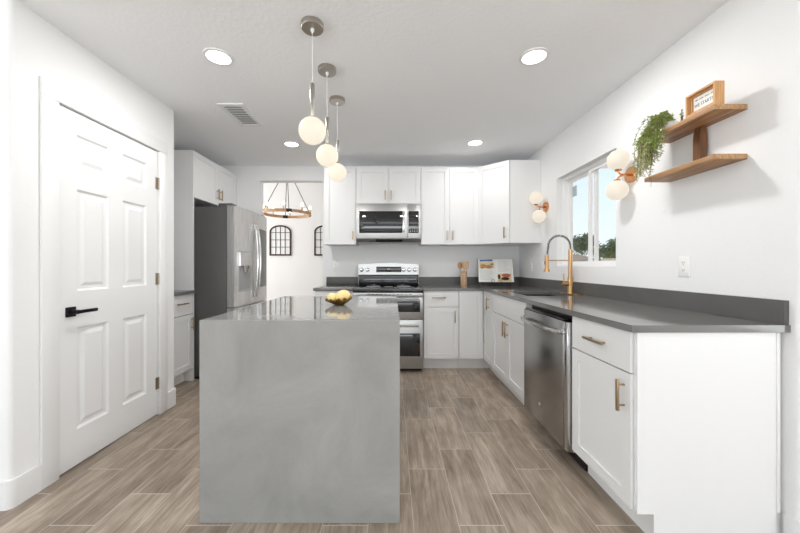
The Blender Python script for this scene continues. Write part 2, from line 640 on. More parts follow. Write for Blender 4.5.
# great room behind the camera
b = MB()
b.grid([-5, -3.9, 3.9, 5], [0, 0.05, 2.3, ZC], lambda i, j: not (i == 1 and j == 1), -4.62, -4.5, 'y')
struct(b.done('wall_rear', WALL))
b = MB()
b.grid([-4.5, -3.4, 1.0, YLN + 0.115], [0, 0.05, 2.3, ZC], lambda i, j: not (i == 1 and j == 1), -5.12, -5.0, 'x')
struct(b.done('wall_great_room_left', WALL))
b = MB()
b.box(5.0, 5.12, -4.5, YRN + 0.12, 0, ZC)
struct(b.done('wall_great_room_right', WALL))

# dining room seen through the opening
DC = 3.65
b = MB()
b.box(-5.6, 1.0, 8.2, 8.32, 0, DC)
struct(b.done('wall_dining_far', WALL))
b = MB()
b.box(1.0, 1.12, YB + 0.12, 8.32, 0, DC)
struct(b.done('wall_dining_right', WALL))
b = MB()
b.grid([YB + 0.12, 5.0, 7.6, 8.2], [0, 0.3, 2.6, DC], lambda i, j: not (i == 1 and j == 1), -5.6, -5.48, 'x')
struct(b.done('wall_dining_left', WALL))
b = MB()
b.box(-5.6, -2.75, YB, YB + 0.12, 0, DC)
b.box(-2.75, 1.12, YB, YB + 0.12, ZC + 0.12, DC)
struct(b.done('wall_dining_near', WALL))
b = MB()
b.box(-5.6, 1.12, YB, 8.32, DC, DC + 0.1)
struct(b.done('ceiling_dining', CEIL))


def base_run(b, pts, h=0.135, t=0.014):
    """Baseboard along a polyline; the board lies to the left of the travel direction."""
    for (x0, y0), (x1, y1) in zip(pts[:-1], pts[1:]):
        d = Vector((x1 - x0, y1 - y0)).normalized()
        n = Vector((-d.y, d.x)) * t
        q = [(x0, y0), (x1, y1), (x1 + n.x, y1 + n.y), (x0 + n.x, y0 + n.y)]
        b.prism(q, 0, h - 0.012)
        n2 = n * 0.55
        b.prism([(x0, y0), (x1, y1), (x1 + n2.x, y1 + n2.y), (x0 + n2.x, y0 + n2.y)], h - 0.012, h)


def base_left():
    b = MB()
    t, h, r = 0.014, 0.135, 0.018
    c = (XL - r, YLN + r)
    outer = [(-4.9, YLN - t)] + [(XL - r, YLN - t)] + arc(c[0], c[1], r + t, -90, 0)[1:] + [(XL + t, 1.703)]
    inner = [(XL, 1.703)] + arc(c[0], c[1], r, 0, -90) + [(-4.9, YLN)]
    b.prism(outer + inner, 0, h)
    c2 = (XL - r, YLF - r)
    outer = [(XL + t, 2.662)] + arc(c2[0], c2[1], r + t, 0, 90) + [(-2.0, YLF + t)]
    inner = [(-2.0, YLF)] + arc(c2[0], c2[1], r, 90, 0) + [(XL, 2.662)]
    b.prism(outer + inner, 0, h)
    struct(b.done('baseboard_left', TRIM))


base_left()
b = MB()
r, t = 0.02, 0.016
c = (XR + r, YRN + r)
b.prism([(XR - t, 1.371)] + arc(c[0], c[1], r + t, 180, 270) + [(4.9, YRN - t), (4.9, YRN)] + arc(c[0], c[1], r, 270, 180) + [(XR, 1.371)], 0, 0.132)
struct(b.done('baseboard_right', TRIM))

# door casing, jamb
b = MB()
for (y0, y1) in ((1.704, DY0), (DY1, 2.662)):
    b.box(XL, XL + 0.016, y0, y1, 0, DZ, 0.004)
b.box(XL, XL + 0.016, 1.704, 2.662, DZ, DZ + 0.092, 0.004)
struct(b.done('trim_1', TRIM))

# six panel pantry door
dr = sroot('door_1', (XL, 1.800, 0.008))
W_, H_ = 0.765, 2.036


def six_panel(b):
    us = [0, .112, .327, .437, .652, W_]
    zs = [0, .205, .795, 1.005, 1.595, 1.72, 1.912, H_]
    hole = lambda i, j: i in (1, 3) and j in (1, 3, 5)
    b.grid(us, zs, lambda i, j: not hole(i, j), -0.038, -0.003, 'x')
    for i in (1, 3):
        for j in (1, 3, 5):
            u0, u1, z0, z1 = us[i], us[i + 1], zs[j], zs[j + 1]
            rings = [(0, -0.003), (0.012, -0.013), (0.030, -0.013), (0.050, -0.005)]
            vs, fs = [], []
            for (k, x) in rings:
                vs += [(x, u0 + k, z0 + k), (x, u1 - k, z0 + k), (x, u1 - k, z1 - k), (x, u0 + k, z1 - k)]
            for q in range(3):
                for s in range(4):
                    fs.append((q * 4 + s, q * 4 + (s + 1) % 4, q * 4 + 4 + (s + 1) % 4, q * 4 + 4 + s))
            fs.append((12, 13, 14, 15))
            b.raw(vs, fs)


b = MB()
six_panel(b)
leafd = b.done('door_leaf', TRIM, dr, smooth=False)
hd = MB()
hd.box(-0.003, 0.008, 0.042, 0.098, 0.862, 0.918, 0.003)
hd.cyl((0.004, 0.07, 0.890), (0.045, 0.07, 0.890), 0.013)
hd.box(0.038, 0.052, 0.058, 0.190, 0.880, 0.900, 0.004)
hdo = hd.done('lever_handle', BLACKM, dr)
hdo['label'] = 'black square rosette lever handle'
for z in (0.24, 1.05, 1.79):
    b = MB()
    b.cyl((0.004, W_ + 0.002, z - 0.045), (0.004, W_ + 0.002, z + 0.045), 0.007, seg=10)
    b.box(-0.003, 0.001, W_ - 0.02, W_ + 0.002, z - 0.045, z + 0.045)
    b.done('hinge', HINGE, dr)
b = MB()
b.box(-0.012, 0.0015, -0.0045, -0.0025, 0.855, 0.92)
b.done('strike_plate', BLACKM, dr)

# kitchen window: white vinyl slider
wn_ = sroot('window_1', (1.70, WY0, WZ0))
WL, WH = WY1 - WY0, WZ1 - WZ0
b = MB()
f = 0.030
b.grid([0, f, WL - f, WL], [0, f, WH - f, WH], lambda i, j: not (i == 1 and j == 1), 0.0, 0.075, 'x')
b.done('window_frame', VINYL, wn_)
mid = WL / 2
for (y0, y1, x0) in ((f, mid + 0.03, 0.012), (mid - 0.03, WL - f, 0.042)):
    b = MB()
    s = 0.024
    b.grid([y0, y0 + s, y1 - s, y1], [f, f + s, WH - f - s, WH - f], lambda i, j: not (i == 1 and j == 1), x0, x0 + 0.026, 'x')
    sash = b.done('sash', VINYL, wn_)
    b = MB()
    b.box(x0 + 0.010, x0 + 0.016, y0 + s, y1 - s, f + s, WH - f - s)
    b.done('window_pane', GLASS, sash)
b = MB()
b.box(0.0490, 0.0505, WL - f - 0.030 - 0.10, WL - f - 0.030 - 0.025, WH - 0.20, WH - 0.10)
b.done('paper_sticker', STICK, wn_)
b = MB()
b.box(1.642, 1.705, WY0 + 0.001, WY1 - 0.001, WZ0 - 0.001, WZ0 + 0.012, 0.003)
struct(b.done('trim_2', TRIM))


# ------------------------------------------------------------------ cabinet parts (front faces -Y, local frame)
def shaker(parent, x0, x1, z0, z1, handle=None, name='door', rail=0.057, t=0.02):
    b = MB()
    b.grid([x0, x0 + rail, x1 - rail, x1], [z0, z0 + rail, z1 - rail, z1], lambda i, j: not (i == 1 and j == 1), -t, -0.0005, 'y')
    b.box(x0 + rail, x1 - rail, -t + 0.009, -0.003, z0 + rail, z1 - rail)
    d = b.done(name, CAB, parent, smooth=False)
    if handle:
        pull(d, *handle, t)
    return d


def slab(parent, x0, x1, z0, z1, handle=None, name='drawer', t=0.02):
    b = MB()
    b.box(x0, x1, -t, -0.0005, z0, z1, 0.0015, 1)
    d = b.done(name, CAB, parent, smooth=False)
    if handle:
        pull(d, *handle, t)
    return d


def pull(parent, way, x, z, L, t=0.02):
    """Square-edged bar pull on two posts; way 'v' or 'h', centred at x, z."""
    b = MB()
    y = -t - 0.030
    q = 0.0058
    if way == 'v':
        b.box(x - q, x + q, y - q, y + q, z - L / 2, z + L / 2, 0.0015)
        for s in (-1, 1):
            b.cyl((x, y, z + s * L * 0.33), (x, -t, z + s * L * 0.33), 0.0045, seg=10)
    else:
        b.box(x - L / 2, x + L / 2, y - q, y + q, z - q, z + q, 0.0015)
        for s in (-1, 1):
            b.cyl((x + s * L * 0.33, y, z), (x + s * L * 0.33, -t, z), 0.0045, seg=10)
    return b.done('handle', PULL, parent)


G = 0.0015
TOE, BH = 0.126, 0.884


def base_cab(name, label, loc, rz, w, depth=0.6, open_top=False):
    t = thing(name, label, 'cabinet', loc, rz)
    b = MB()
    if open_top:
        b.box(0, w, 0, depth, TOE, 0.66)
        b.grid([0, 0.018, w - 0.018, w], [0, 0.018, depth - 0.018, depth], lambda i, j: not (i == 1 and j == 1), 0.66, BH)
    else:
        b.box(0, w, 0, depth, TOE, BH)
    b.done('cabinet_body', CABIN, t, smooth=False)
    b = MB()
    b.box(0, w, 0.07, depth, 0, TOE - 0.0005)
    b.done('toe_kick', CABIN, t, smooth=False)
    return t


def upper_cab(name, label, loc, rz, w, h, depth=0.343):
    t = thing(name, label, 'cabinet', loc, rz)
    b = MB()
    b.box(0, w, 0.0, depth, 0, h)
    b.done('cabinet_body', CABIN, t, smooth=False)
    return t


FB = 3.666           # base carcass front on the back wall
FU = 3.925           # wall cabinet carcass front
UZ, UT = 1.412, 2.327
RX = 1.025           # base carcass front on the right wall
D1, D0 = 0.700, 0.706   # top of doors, bottom of drawers

# back run
t = base_cab('base_cabinet', 'narrow white base cabinet left of the range, behind the island', (-0.862, FB, 0), 0, 0.425)
slab(t, 0.003, 0.422, D0, 0.880, ('h', 0.21, 0.795, 0.15))
shaker(t, 0.003, 0.422, 0.133, D1, ('v', 0.385, 0.60, 0.13))
t = base_cab('base_cabinet', 'white base cabinet with one drawer and door, just right of the range', (0.345, FB, 0), 0, 0.388)
slab(t, 0.003, 0.385, D0, 0.880, ('h', 0.165, 0.808, 0.15))
shaker(t, 0.003, 0.385, 0.133, D1, ('v', 0.343, 0.600, 0.135))

# corner base cabinet, L in plan with a folding pair of fronts
t = thing('corner_base_cabinet', 'white corner base cabinet where the two counters meet', 'cabinet', (0.735, FB, 0))
b = MB()
b.prism([(0.735, FB), (RX, FB), (RX, 3.326), (XR - .003, 3.326), (XR - .003, YB - .003), (0.735, YB - .003)], TOE, BH)
b.done('cabinet_body', CABIN, t, smooth=False, world=True)
b = MB()
b.prism([(0.735, FB + .07), (RX + .07, FB + .07), (RX + .07, 3.326), (XR - .003, 3.326), (XR - .003, YB - .003), (0.735, YB - .003)], 0, TOE - 0.0005)
b.done('toe_kick', CABIN, t, smooth=False, world=True)
shaker(t, 0.003, 0.262, 0.133, 0.880, name='folding_door')
b = MB()
y0, y1 = 3.330, FB - 0.024
b.grid([y0, y0 + .057, y1 - .057, y1], [0.133, 0.190, 0.823, 0.880], lambda i, j: not (i == 1 and j == 1), RX - 0.02, RX - 0.0005, 'x')
b.box(RX - 0.011, RX - 0.003, y0 + .057, y1 - .057, 0.190, 0.823)
d = b.done('folding_door', CAB, t, smooth=False, world=True)
b = MB()
b.box(RX - .056, RX - .044, 3.420, 3.432, 0.70, 0.835, 0.0015)
for z in (0.725, 0.810):
    b.cyl((RX - .05, 3.426, z), (RX - .02, 3.426, z), 0.0045, seg=10)
b.done('handle', PULL, d, world=True)

# right run, facing -X
RZ = R(-90)
t = base_cab('sink_base_cabinet', 'white two door sink base cabinet below the window', (RX, 3.322, 0), RZ, 0.842, 0.61, True)
slab(t, 0.003, 0.839, D0, 0.880, None, 'false_drawer_front')
shaker(t, 0.003, 0.4195, 0.133, D1, ('v', 0.392, 0.600, 0.135))
shaker(t, 0.4225, 0.839, 0.133, D1, ('v', 0.452, 0.600, 0.135))
t = base_cab('base_cabinet', 'white base cabinet at the near end of the right counter, with end panel', (RX, 1.849, 0), RZ, 0.458, 0.61)
slab(t, 0.003, 0.455, D0, 0.880, ('h', 0.235, 0.795, 0.155))
shaker(t, 0.003, 0.455, 0.133, D1, ('v', 0.418, 0.600, 0.135))
b = MB()
b.box(0.4590, 0.477, -0.007, 0.57, TOE, BH - 0.0005)
b.box(0.4590, 0.477, 0.062, 0.57, 0, TOE)
b.done('end_panel', CAB, t, smooth=False)
b = MB()
b.box(0.4585, 0.470, 0.5705, 0.598, 0.133, BH - 0.0005, 0.002)
b.box(0.4585, 0.480, 0.5705, 0.584, 0.133, BH - 0.0005, 0.002)
b.done('scribe_strip', CAB, t)

# uppers on the back wall
uh = UT - UZ
t = upper_cab('wall_cabinet', 'narrow single door white wall cabinet left of the microwave', (-0.811, FU, UZ), 0, 0.378, uh)
shaker(t, 0.002, 0.376, 0.002, uh - 0.002, ('v', 0.343, 0.105, 0.10))
t = upper_cab('wall_cabinet', 'short two door white wall cabinet directly above the microwave', (-0.431, FU, 1.894), 0, 0.766, UT - 1.894)
h2 = UT - 1.894
shaker(t, 0.002, 0.3805, 0.002, h2 - 0.002, ('v', 0.345, 0.095, 0.11))
shaker(t, 0.3855, 0.764, 0.002, h2 - 0.002, ('v', 0.414, 0.095, 0.11))
t = upper_cab('wall_cabinet', 'tall two door white wall cabinet between microwave and corner cabinet', (0.337, FU, UZ), 0, 0.680, uh)
shaker(t, 0.002, 0.3385, 0.002, uh - 0.002, ('v', 0.308, 0.105, 0.11))
shaker(t, 0.3415, 0.678, 0.002, uh - 0.002, ('v', 0.372, 0.105, 0.11))

# diagonal corner wall cabinet
P0, P1 = Vector((1.020, FU)), Vector((1.300, 3.640))
t = thing('corner_wall_cabinet', 'white diagonal corner wall cabinet beside the window wall', 'cabinet', (P0.x, P0.y, UZ))
b = MB()
b.prism([(P0.x, P0.y), (P1.x, P1.y), (XR - 0.002, P1.y), (XR - 0.002, YB), (P0.x, YB)], UZ, UT)
b.done('cabinet_body', CAB, t, smooth=False, world=True)
dl = (P1 - P0).length
d = shaker(t, 0.008, dl - 0.006, 0.002, uh - 0.002, ('v', dl - 0.05, 0.115, 0.125))
ang = math.atan2(P1.y - P0.y, P1.x - P0.x)
d.rotation_euler = (0, 0, ang)

# fridge surround: tall panel, small base cabinet, over-fridge cabinet
b = MB()
b.box(-2.61, -2.01, 3.326, 3.345, 0, UT)
tag(b.done('fridge_side_panel', CAB, smooth=False), 'tall white panel at the near side of the refrigerator', 'panel')
LZ = R(90)
t = base_cab('base_cabinet', 'small white base cabinet tucked between pantry wall and refrigerator', (-2.03, 2.940, 0), LZ, 0.384, 0.6)
slab(t, 0.003, 0.381, 0.682, 0.880, ('h', 0.195, 0.795, 0.15))
shaker(t, 0.003, 0.381, 0.133, 0.676, ('v', 0.352, 0.585, 0.13))
b = MB()
b.box(-2.03, -2.045, 2.772, 2.938, 0.0, BH)
b.box(-2.09, -2.60, 2.772, 2.938, 0.0, BH)
b.done('filler_strip', CAB, t, smooth=False)
fo = bpy.data.objects['filler_strip']
fo.data.transform(Matrix.Rotation(-LZ, 4, 'Z') @ Matrix.Translation((2.03, -2.940, 0)))
b = MB()
b.box(-2.61, -1.985, 2.770, 3.3255, 0.8845, 0.9145, 0.002)
tag(b.done('countertop', STONE), 'short grey counter on the small base cabinet by the pantry wall', 'countertop')
oz, ow = 1.853, YB - 3.346 - 0.002
t = upper_cab('wall_cabinet', 'white two door cabinet high above the refrigerator', (-2.03, 3.346, oz), LZ, ow, UT - oz, 0.58)
h3 = UT - oz
shaker(t, 0.002, ow / 2 - G, 0.002, h3 - 0.002, ('v', ow / 2 - 0.035, 0.12, 0.12))
shaker(t, ow / 2 + G, ow - 0.002, 0.002, h3 - 0.002, ('v', ow / 2 + 0.035, 0.12, 0.12))

# ------------------------------------------------------------------ countertops
t = thing('countertop', 'long grey L shaped counter from the range past the sink', 'countertop', (0.99, 3.6, 0.8845))
b = MB()
xs = [0.337, 0.985, 1.10, 1.50, XR - 0.001]
ys = [1.358, 2.69, 3.15, 3.622, YB - 0.001]
b.grid(xs, ys, lambda i, j: (i >= 1 or j == 3) and not (i == 2 and j == 1), 0.8845, 0.9145)
b.done('slab', STONE, t, smooth=False, world=True)
b = MB()
b.box(0.337, XR - 0.022, YB - 0.021, YB - 0.001, 0.915, 1.016)
b.box(XR - 0.021, XR - 0.001, 1.364, YB - 0.001, 0.915, 1.016)
b.done('backsplash', SPLASH, t, smooth=False, world=True)
t = thing('countertop', 'short grey counter left of the range, behind the island', 'countertop', (-0.87, 3.622, 0.8845))
b = MB()
b.box(-0.872, -0.440, 3.622, YB - 0.001, 0.8845, 0.9145, 0.002)
b.done('slab', STONE, t, world=True)
b = MB()
b.box(-0.852, -0.440, YB - 0.021, YB - 0.001, 0.915, 1.016, 0.001)
b.done('backsplash', SPLASH, t, world=True)

# sink and faucet
t = thing('sink', 'black undermount kitchen sink set in the counter under the window', 'sink', (1.30, 2.92, 0.70))
b = MB()
b.grid([1.085, 1.10, 1.50, 1.515], [2.675, 2.69, 3.15, 3.165], lambda i, j: not (i == 1 and j == 1), 0.70, 0.884)
b.box(1.085, 1.515, 2.675, 3.165, 0.69, 0.70)
b.done('basin', SINKM, t, smooth=False, world=True)
b = MB()
b.lathe([(0.0, 0.7012), (0.04, 0.7012), (0.045, 0.7045), (0.05, 0.7005)], (1.30, 2.92, 0), 24)
b.done('drain', STEELP, t, world=True)
FX, FY = 1.555, 2.885
t = thing('faucet', 'tall brass spring neck faucet behind the sink', 'faucet', (FX, FY, 0.9145))
b = MB()
b.box(-0.03, 0.03, -0.125, 0.125, 0, 0.006, 0.0028)
b.lathe([(0.027, 0.006), (0.027, 0.012), (0.0225, 0.02), (0.0225, 0.145), (0.0165, 0.155), (0.0165, 0.385)], (0, 0, 0), 20)
b.done('faucet_body', BRASS, t)
b = MB()
b.cyl((-0.015, 0, 0.085), (-0.072, 0, 0.085), 0.018, seg=16)
b.cyl((-0.055, 0, 0.095), (-0.058, 0, 0.175), 0.0048, seg=10)
b.done('lever', BRASS, t)
path = [Vector((0, 0, 0.385))]
Rr, cz = 0.096, 0.412
for i in range(0, 25):
    a = R(180 * i / 24)
    path.append(Vector((-0.096 + Rr * math.cos(a), 0, cz + Rr * math.sin(a))))
path += [Vector((-0.196, 0, 0.385)), Vector((-0.204, 0, 0.335))]
b = MB()
b.tube(path, 0.0055, 8)
hose = b.done('hose', BLACK, t)
# spring coil round the hose
L = [0]
for p, q in zip(path[:-1], path[1:]):
    L.append(L[-1] + (q - p).length)
coil = []
turns, n = 34, 34 * 9
for i in range(n + 1):
    s = L[-1] * i / n
    k = max(j for j in range(len(L)) if L[j] <= s + 1e-9)
    k = min(k, len(path) - 2)
    f_ = (s - L[k]) / (L[k + 1] - L[k])
    p = path[k].lerp(path[k + 1], f_)
    tg = (path[k + 1] - path[k]).normalized()
    n1 = Vector((0, 1, 0))
    n2 = tg.cross(n1)
    a = 2 * math.pi * turns * i / n
    coil.append(p + (n1 * math.cos(a) + n2 * math.sin(a)) * 0.0105)
b = MB()
b.tube(coil, 0.0022, 5)
b.done('spring', STEELP, t)
b = MB()
b.lathe([(0.011, 0.340), (0.015, 0.335), (0.0165, 0.325), (0.0165, 0.225), (0.024, 0.205), (0.024, 0.192)], (-0.206, 0, 0), 18)
sh = b.done('spray_head', BRASS, t)
b = MB()
b.box(-0.226, -0.221, -0.006, 0.006, 0.255, 0.285, 0.002)
b.done('spray_button', BLACK, sh)
b = MB()
b.cyl((0, 0, 0.292), (-0.19, 0, 0.292), 0.0042, seg=8)
b.tube([(-0.206 + 0.0185 * math.cos(R(a)), 0.0185 * math.sin(R(a)), 0.292) for a in range(0, 360, 24)], 0.004, 6, True)
b.done('support_arm', BRASS, t)

# ------------------------------------------------------------------ range
t = thing('range', 'stainless double oven range with black glass cooktop', 'range', (-0.434, 3.605, 0))
w_ = 0.768
b = MB()
b.box(0.0, w_, 0.03, 0.62, 0.035, 0.868)
b.done('oven_body', STEEL, t, smooth=False)
b = MB()
b.box(0.01, w_ - 0.01, 0.06, 0.60, 0.0, 0.035)
b.done('kick_base', BLACK, t)
b = MB()
b.box(-0.002, w_ + 0.002, -0.022, 0.60, 0.868, 0.912, 0.006)
ct = b.done('cooktop', BLACKG, t)
for (x, y, rr) in ((0.2, 0.15, .095), (0.57, 0.15, .11), (0.2, 0.42, .085), (0.57, 0.42, .08), (0.385, 0.30, .05)):
    b = MB()
    b.tube([(x + rr * math.cos(R(a)), y + rr * math.sin(R(a)), 0.9121) for a in range(0, 360, 12)], 0.0012, 4, True)
    b.done('burner_ring', GREYP, ct)
b = MB()
b.box(0.0, w_, -0.014, 0.029, 0.822, 0.866, 0.004)
fs = b.done('vent_strip', STEEL, t)
for k in range(11):
    x = 0.16 + k * 0.045
    b = MB()
    b.box(x, x + 0.034, -0.0155, -0.0135, 0.846, 0.853)
    b.done('vent_slot', BLACK, fs)


def oven_door(z0, z1, wz0, wz1, hz):
    b = MB()
    b.box(0.0, w_, -0.02, 0.0295, z0, z1, 0.005)
    d = b.done('oven_door', STEEL, t)
    b = MB()
    b.box(0.07, w_ - 0.035, -0.0225, -0.0195, wz0, wz1, 0.001)
    b.done('oven_window', BLACKG, d)
    b = MB()
    pts = [(0.05 + (w_ - 0.1) * i / 14, -0.058 - 0.014 * math.sin(math.pi * i / 14), hz) for i in range(15)]
    b.tube(pts, 0.0135, 10)
    for x in (0.065, w_ - 0.065):
        b.cyl((x, -0.06, hz), (x, -0.02, hz), 0.010, seg=10)
    b.done('handle', STEELP, d)


oven_door(0.577, 0.818, 0.655, 0.782, 0.805)
oven_door(0.040, 0.571, 0.175, 0.425, 0.512)
# back guard
b = MB()
prof = [(0.06, 0.90), (0.708, 0.90), (0.708, 1.172)] + [(0.708 - 0.648 * i / 12, 1.172 + 0.022 * math.sin(math.pi * i / 12)) for i in range(1, 12)] + [(0.06, 1.172)]
prof = [(x - 0.06 + 0.004 + (x - 0.06) / 0.648 * 0.112, z) for x, z in prof]
b.prism(prof, 0.555, 0.625, 'y')
bgd = b.done('back_guard', STEEL, t)
b = MB()
b.box(0.006, w_ - 0.006, 0.548, 0.556, 0.912, 1.048, 0.002)
b.done('splash_glass', BLACKG, bgd)
b = MB()
b.box(0.23, 0.545, 0.550, 0.556, 1.078, 1.148, 0.002)
dsp = b.done('control_display', BLACKG, bgd)
b = MB()
for i in range(7):
    for j in range(3):
        x = 0.245 + 0.017 * i
        b.box(x, x + 0.010, 0.5490, 0.5505, 1.088 + 0.019 * j, 1.0915 + 0.019 * j)
        b.box(x + 0.175, x + 0.185, 0.5490, 0.5505, 1.088 + 0.019 * j, 1.0915 + 0.019 * j)
b.box(0.365, 0.405, 0.5490, 0.5505, 1.108, 1.126)
b.done('key_markings', GREYP, dsp)
for x in (0.045, 0.118, 0.573, 0.645, 0.718):
    b = MB()
    b.lathe([(0.026, 0.554), (0.026, 0.545), (0.020, 0.540), (0.018, 0.522), (0.0, 0.520)], (x, 0, 1.110), 18, 'y')
    k = b.done('knob', STEELP, bgd)
    b = MB()
    b.box(x - 0.0035, x + 0.0035, 0.516, 0.53, 1.094, 1.127, 0.001)
    b.done('knob_grip', STEEL, k)

# ------------------------------------------------------------------ microwave
t = thing('microwave', 'stainless over the range microwave under the short wall cabinet', 'microwave', (-0.430, 3.90, 1.438))
w_, h_ = 0.764, 0.455
b = MB()
b.box(0, w_, 0.0, 0.365, 0.0, h_, 0.004)
b.done('housing', STEEL, t)
b = MB()
b.box(0.0, 0.608, -0.030, -0.001, 0.040, h_ - 0.002, 0.005)
d = b.done('door', STEEL, t)
b = MB()
b.box(0.040, 0.545, -0.0325, -0.0295, 0.105, 0.362, 0.002)
b.done('door_window', BLACKG, d)
b = MB()
b.box(0.548, 0.574, -0.062, -0.046, 0.110, 0.360, 0.006)
for z in (0.13, 0.34):
    b.box(0.553, 0.569, -0.048, -0.029, z - 0.008, z + 0.008)
b.done('handle', STEELP, d)
b = MB()
b.box(0.611, w_, -0.030, -0.001, 0.040, h_ - 0.002, 0.005)
p = b.done('control_panel', STEEL, t)
b = MB()
b.box(0.618, 0.738, -0.0325, -0.0295, 0.105, 0.362, 0.002)
kp = b.done('keypad', BLACKG, p)
b = MB()
for i in range(4):
    for j in range(3):
        b.box(0.632 + 0.026 * i, 0.646 + 0.026 * i, -0.0335, -0.0322, 0.118 + 0.018 * j, 0.127 + 0.018 * j)
b.done('keys', GREYP, kp)
b = MB()
b.prism([(-0.030, 0.036), (0.0, 0.0), (0.03, 0.0), (0.03, 0.036)], 0.004, w_ - 0.004, 'x')
b.done('bottom_vent', STEEL, t)
b = MB()
b.prism([(-0.031, 0.030), (-0.008, 0.003), (-0.004, 0.006), (-0.027, 0.033)], 0.235, 0.545, 'x')
b.done('vent_intake', BLACK, t)

# ------------------------------------------------------------------ refrigerator (front faces +X)
t = thing('refrigerator', 'stainless french door refrigerator with ice dispenser', 'refrigerator', (-1.69, 3.362, 0), LZ)
w_ = 0.885
b = MB()
b.box(0, w_, 0.0, 0.68, 0.03, 1.762, 0.004)
b.done('body', GREYSIDE, t)
b = MB()
b.box(0.02, w_ - 0.02, 0.02, 0.66, 0.0, 0.03)
b.done('base_grille', BLACK, t)


def bow(x):
    return -0.072 - 0.030 * (1 - ((x - w_ / 2) / (w_ / 2)) ** 2)


def fdoor(x0, x1, z0, z1, name):
    b = MB()
    n = 10
    pts = [(x0, -0.004)] + [(x0 + (x1 - x0) * i / n, bow(x0 + (x1 - x0) * i / n)) for i in range(n + 1)] + [(x1, -0.004)]
    b.prism(pts, z0, z1)
    return b.done(name, STEELV, t)


d1 = fdoor(0.002, 0.440, 0.735, 1.775, 'door')
d2 = fdoor(0.445, 0.883, 0.735, 1.775, 'door')
d3 = fdoor(0.002, 0.883, 0.06, 0.725, 'freezer_drawer')
for d, x in ((d1, 0.408), (d2, 0.477)):
    b = MB()
    pts = []
    for i in range(17):
        f_ = i / 16
        pts.append((x, bow(x) - 0.008 - 0.045 * math.sin(math.pi * f_) ** 0.6, 0.80 + 0.83 * f_))
    b.tube(pts, 0.0125, 10)
    b.done('handle', STEELP, d)
b = MB()
pts = [(0.07 + (w_ - 0.14) * i / 16, bow(0.07 + (w_ - 0.14) * i / 16) - 0.01 - 0.045 * math.sin(math.pi * i / 16) ** 0.5, 0.645) for i in range(17)]
b.tube(pts, 0.0125, 10)
b.done('handle', STEELP, d3)
# dispenser: steel surround, recessed bay, upper housing with spout
b = MB()
yb_ = bow(0.2) - 0.001


def curved(b, x0, x1, z0, z1, lift, th):
    n = 6
    pts = [(x0 + (x1 - x0) * i / n, bow(x0 + (x1 - x0) * i / n) - lift) for i in range(n + 1)]
    pts += [(x0 + (x1 - x0) * i / n, bow(x0 + (x1 - x0) * i / n) - lift + th) for i in range(n, -1, -1)]
    b.prism(pts, z0, z1)


curved(b, 0.075, 0.33, 0.885, 1.315, 0.003, 0.006)
ds = b.done('dispenser', STEEL, d1)
b = MB()
curved(b, 0.095, 0.31, 0.905, 1.155, 0.0045, 0.004)
b.done('dispenser_bay', GREYP, ds)
b = MB()
curved(b, 0.085, 0.32, 1.160, 1.300, 0.022, 0.022)
b.done('dispenser_panel', STEELP, ds)
b = MB()
b.cyl((0.20, bow(0.2) - 0.012, 1.09), (0.20, bow(0.2) - 0.012, 1.16), 0.03, 0.045, 14)
b.done('spout', STEELP, ds)
b = MB()
curved(b, 0.535, 0.845, 0.905, 1.60, 0.004, 0.005)
gp = b.done('glass_panel', BLACKG, d2)
for x in (0.06, w_ - 0.06):
    b = MB()
    b.box(x - 0.05, x + 0.05, -0.05, 0.09, 1.7755, 1.80, 0.006)
    b.box(x - 0.05, x + 0.05, 0.0, 0.09, 1.7615, 1.78, 0.003)
    b.done('hinge_cover', GREYSIDE, t)

# ------------------------------------------------------------------ dishwasher (front faces -X)
t = thing('dishwasher', 'stainless dishwasher between the sink cabinet and the near end cabinet', 'dishwasher', (1.015, 2.474, 0), RZ)
w_ = 0.618
b = MB()
b.box(0.004, w_ - 0.004, 0.03, 0.58, 0.10, 0.872)
b.done('tub', BLACK, t)
b = MB()
b.box(0.03, w_ - 0.005, 0.075, 0.57, 0, 0.10)
b.done('toe_kick', BLACK, t)
b = MB()
b.box(0.006, 0.572, -0.032, 0.029, 0.105, 0.840, 0.005)
d = b.done('door', STEELD, t)
b = MB()
b.box(0.574, w_ - 0.004, -0.030, 0.029, 0.105, 0.840, 0.004)
b.done('side_trim', STEELP, t)
b = MB()
b.box(0.010, 0.568, -0.024, 0.020, 0.841, 0.853, 0.003)
cp = b.done('control_strip', BLACKG, d)
b = MB()
pts = []
for i in range(21):
    f_ = i / 20
    pts.append((0.018 + 0.530 * f_, -0.046 - 0.038 * math.sin(math.pi * f_) ** 0.55, 0.775))
b.tube(pts, 0.014, 10)
for x in (0.022, 0.544):
    b.cyl((x, -0.05, 0.775), (x, -0.03, 0.775), 0.014, seg=12)
b.done('handle', STEELP, d)
b = MB()
b.lathe([(0.0, -0.0350), (0.013, -0.0350), (0.0155, -0.0325), (0.0155, -0.0315)], (0.27, 0, 0.235), 20, 'y')
bd = b.done('round_badge', STEELP, d)
b = MB()
b.tube([(0.27 + 0.009 * math.cos(R(a)), -0.0352, 0.235 + 0.009 * math.sin(R(a))) for a in range(0, 360, 30)], 0.0012, 4, True)
b.done('badge_mark', GREYP, bd)

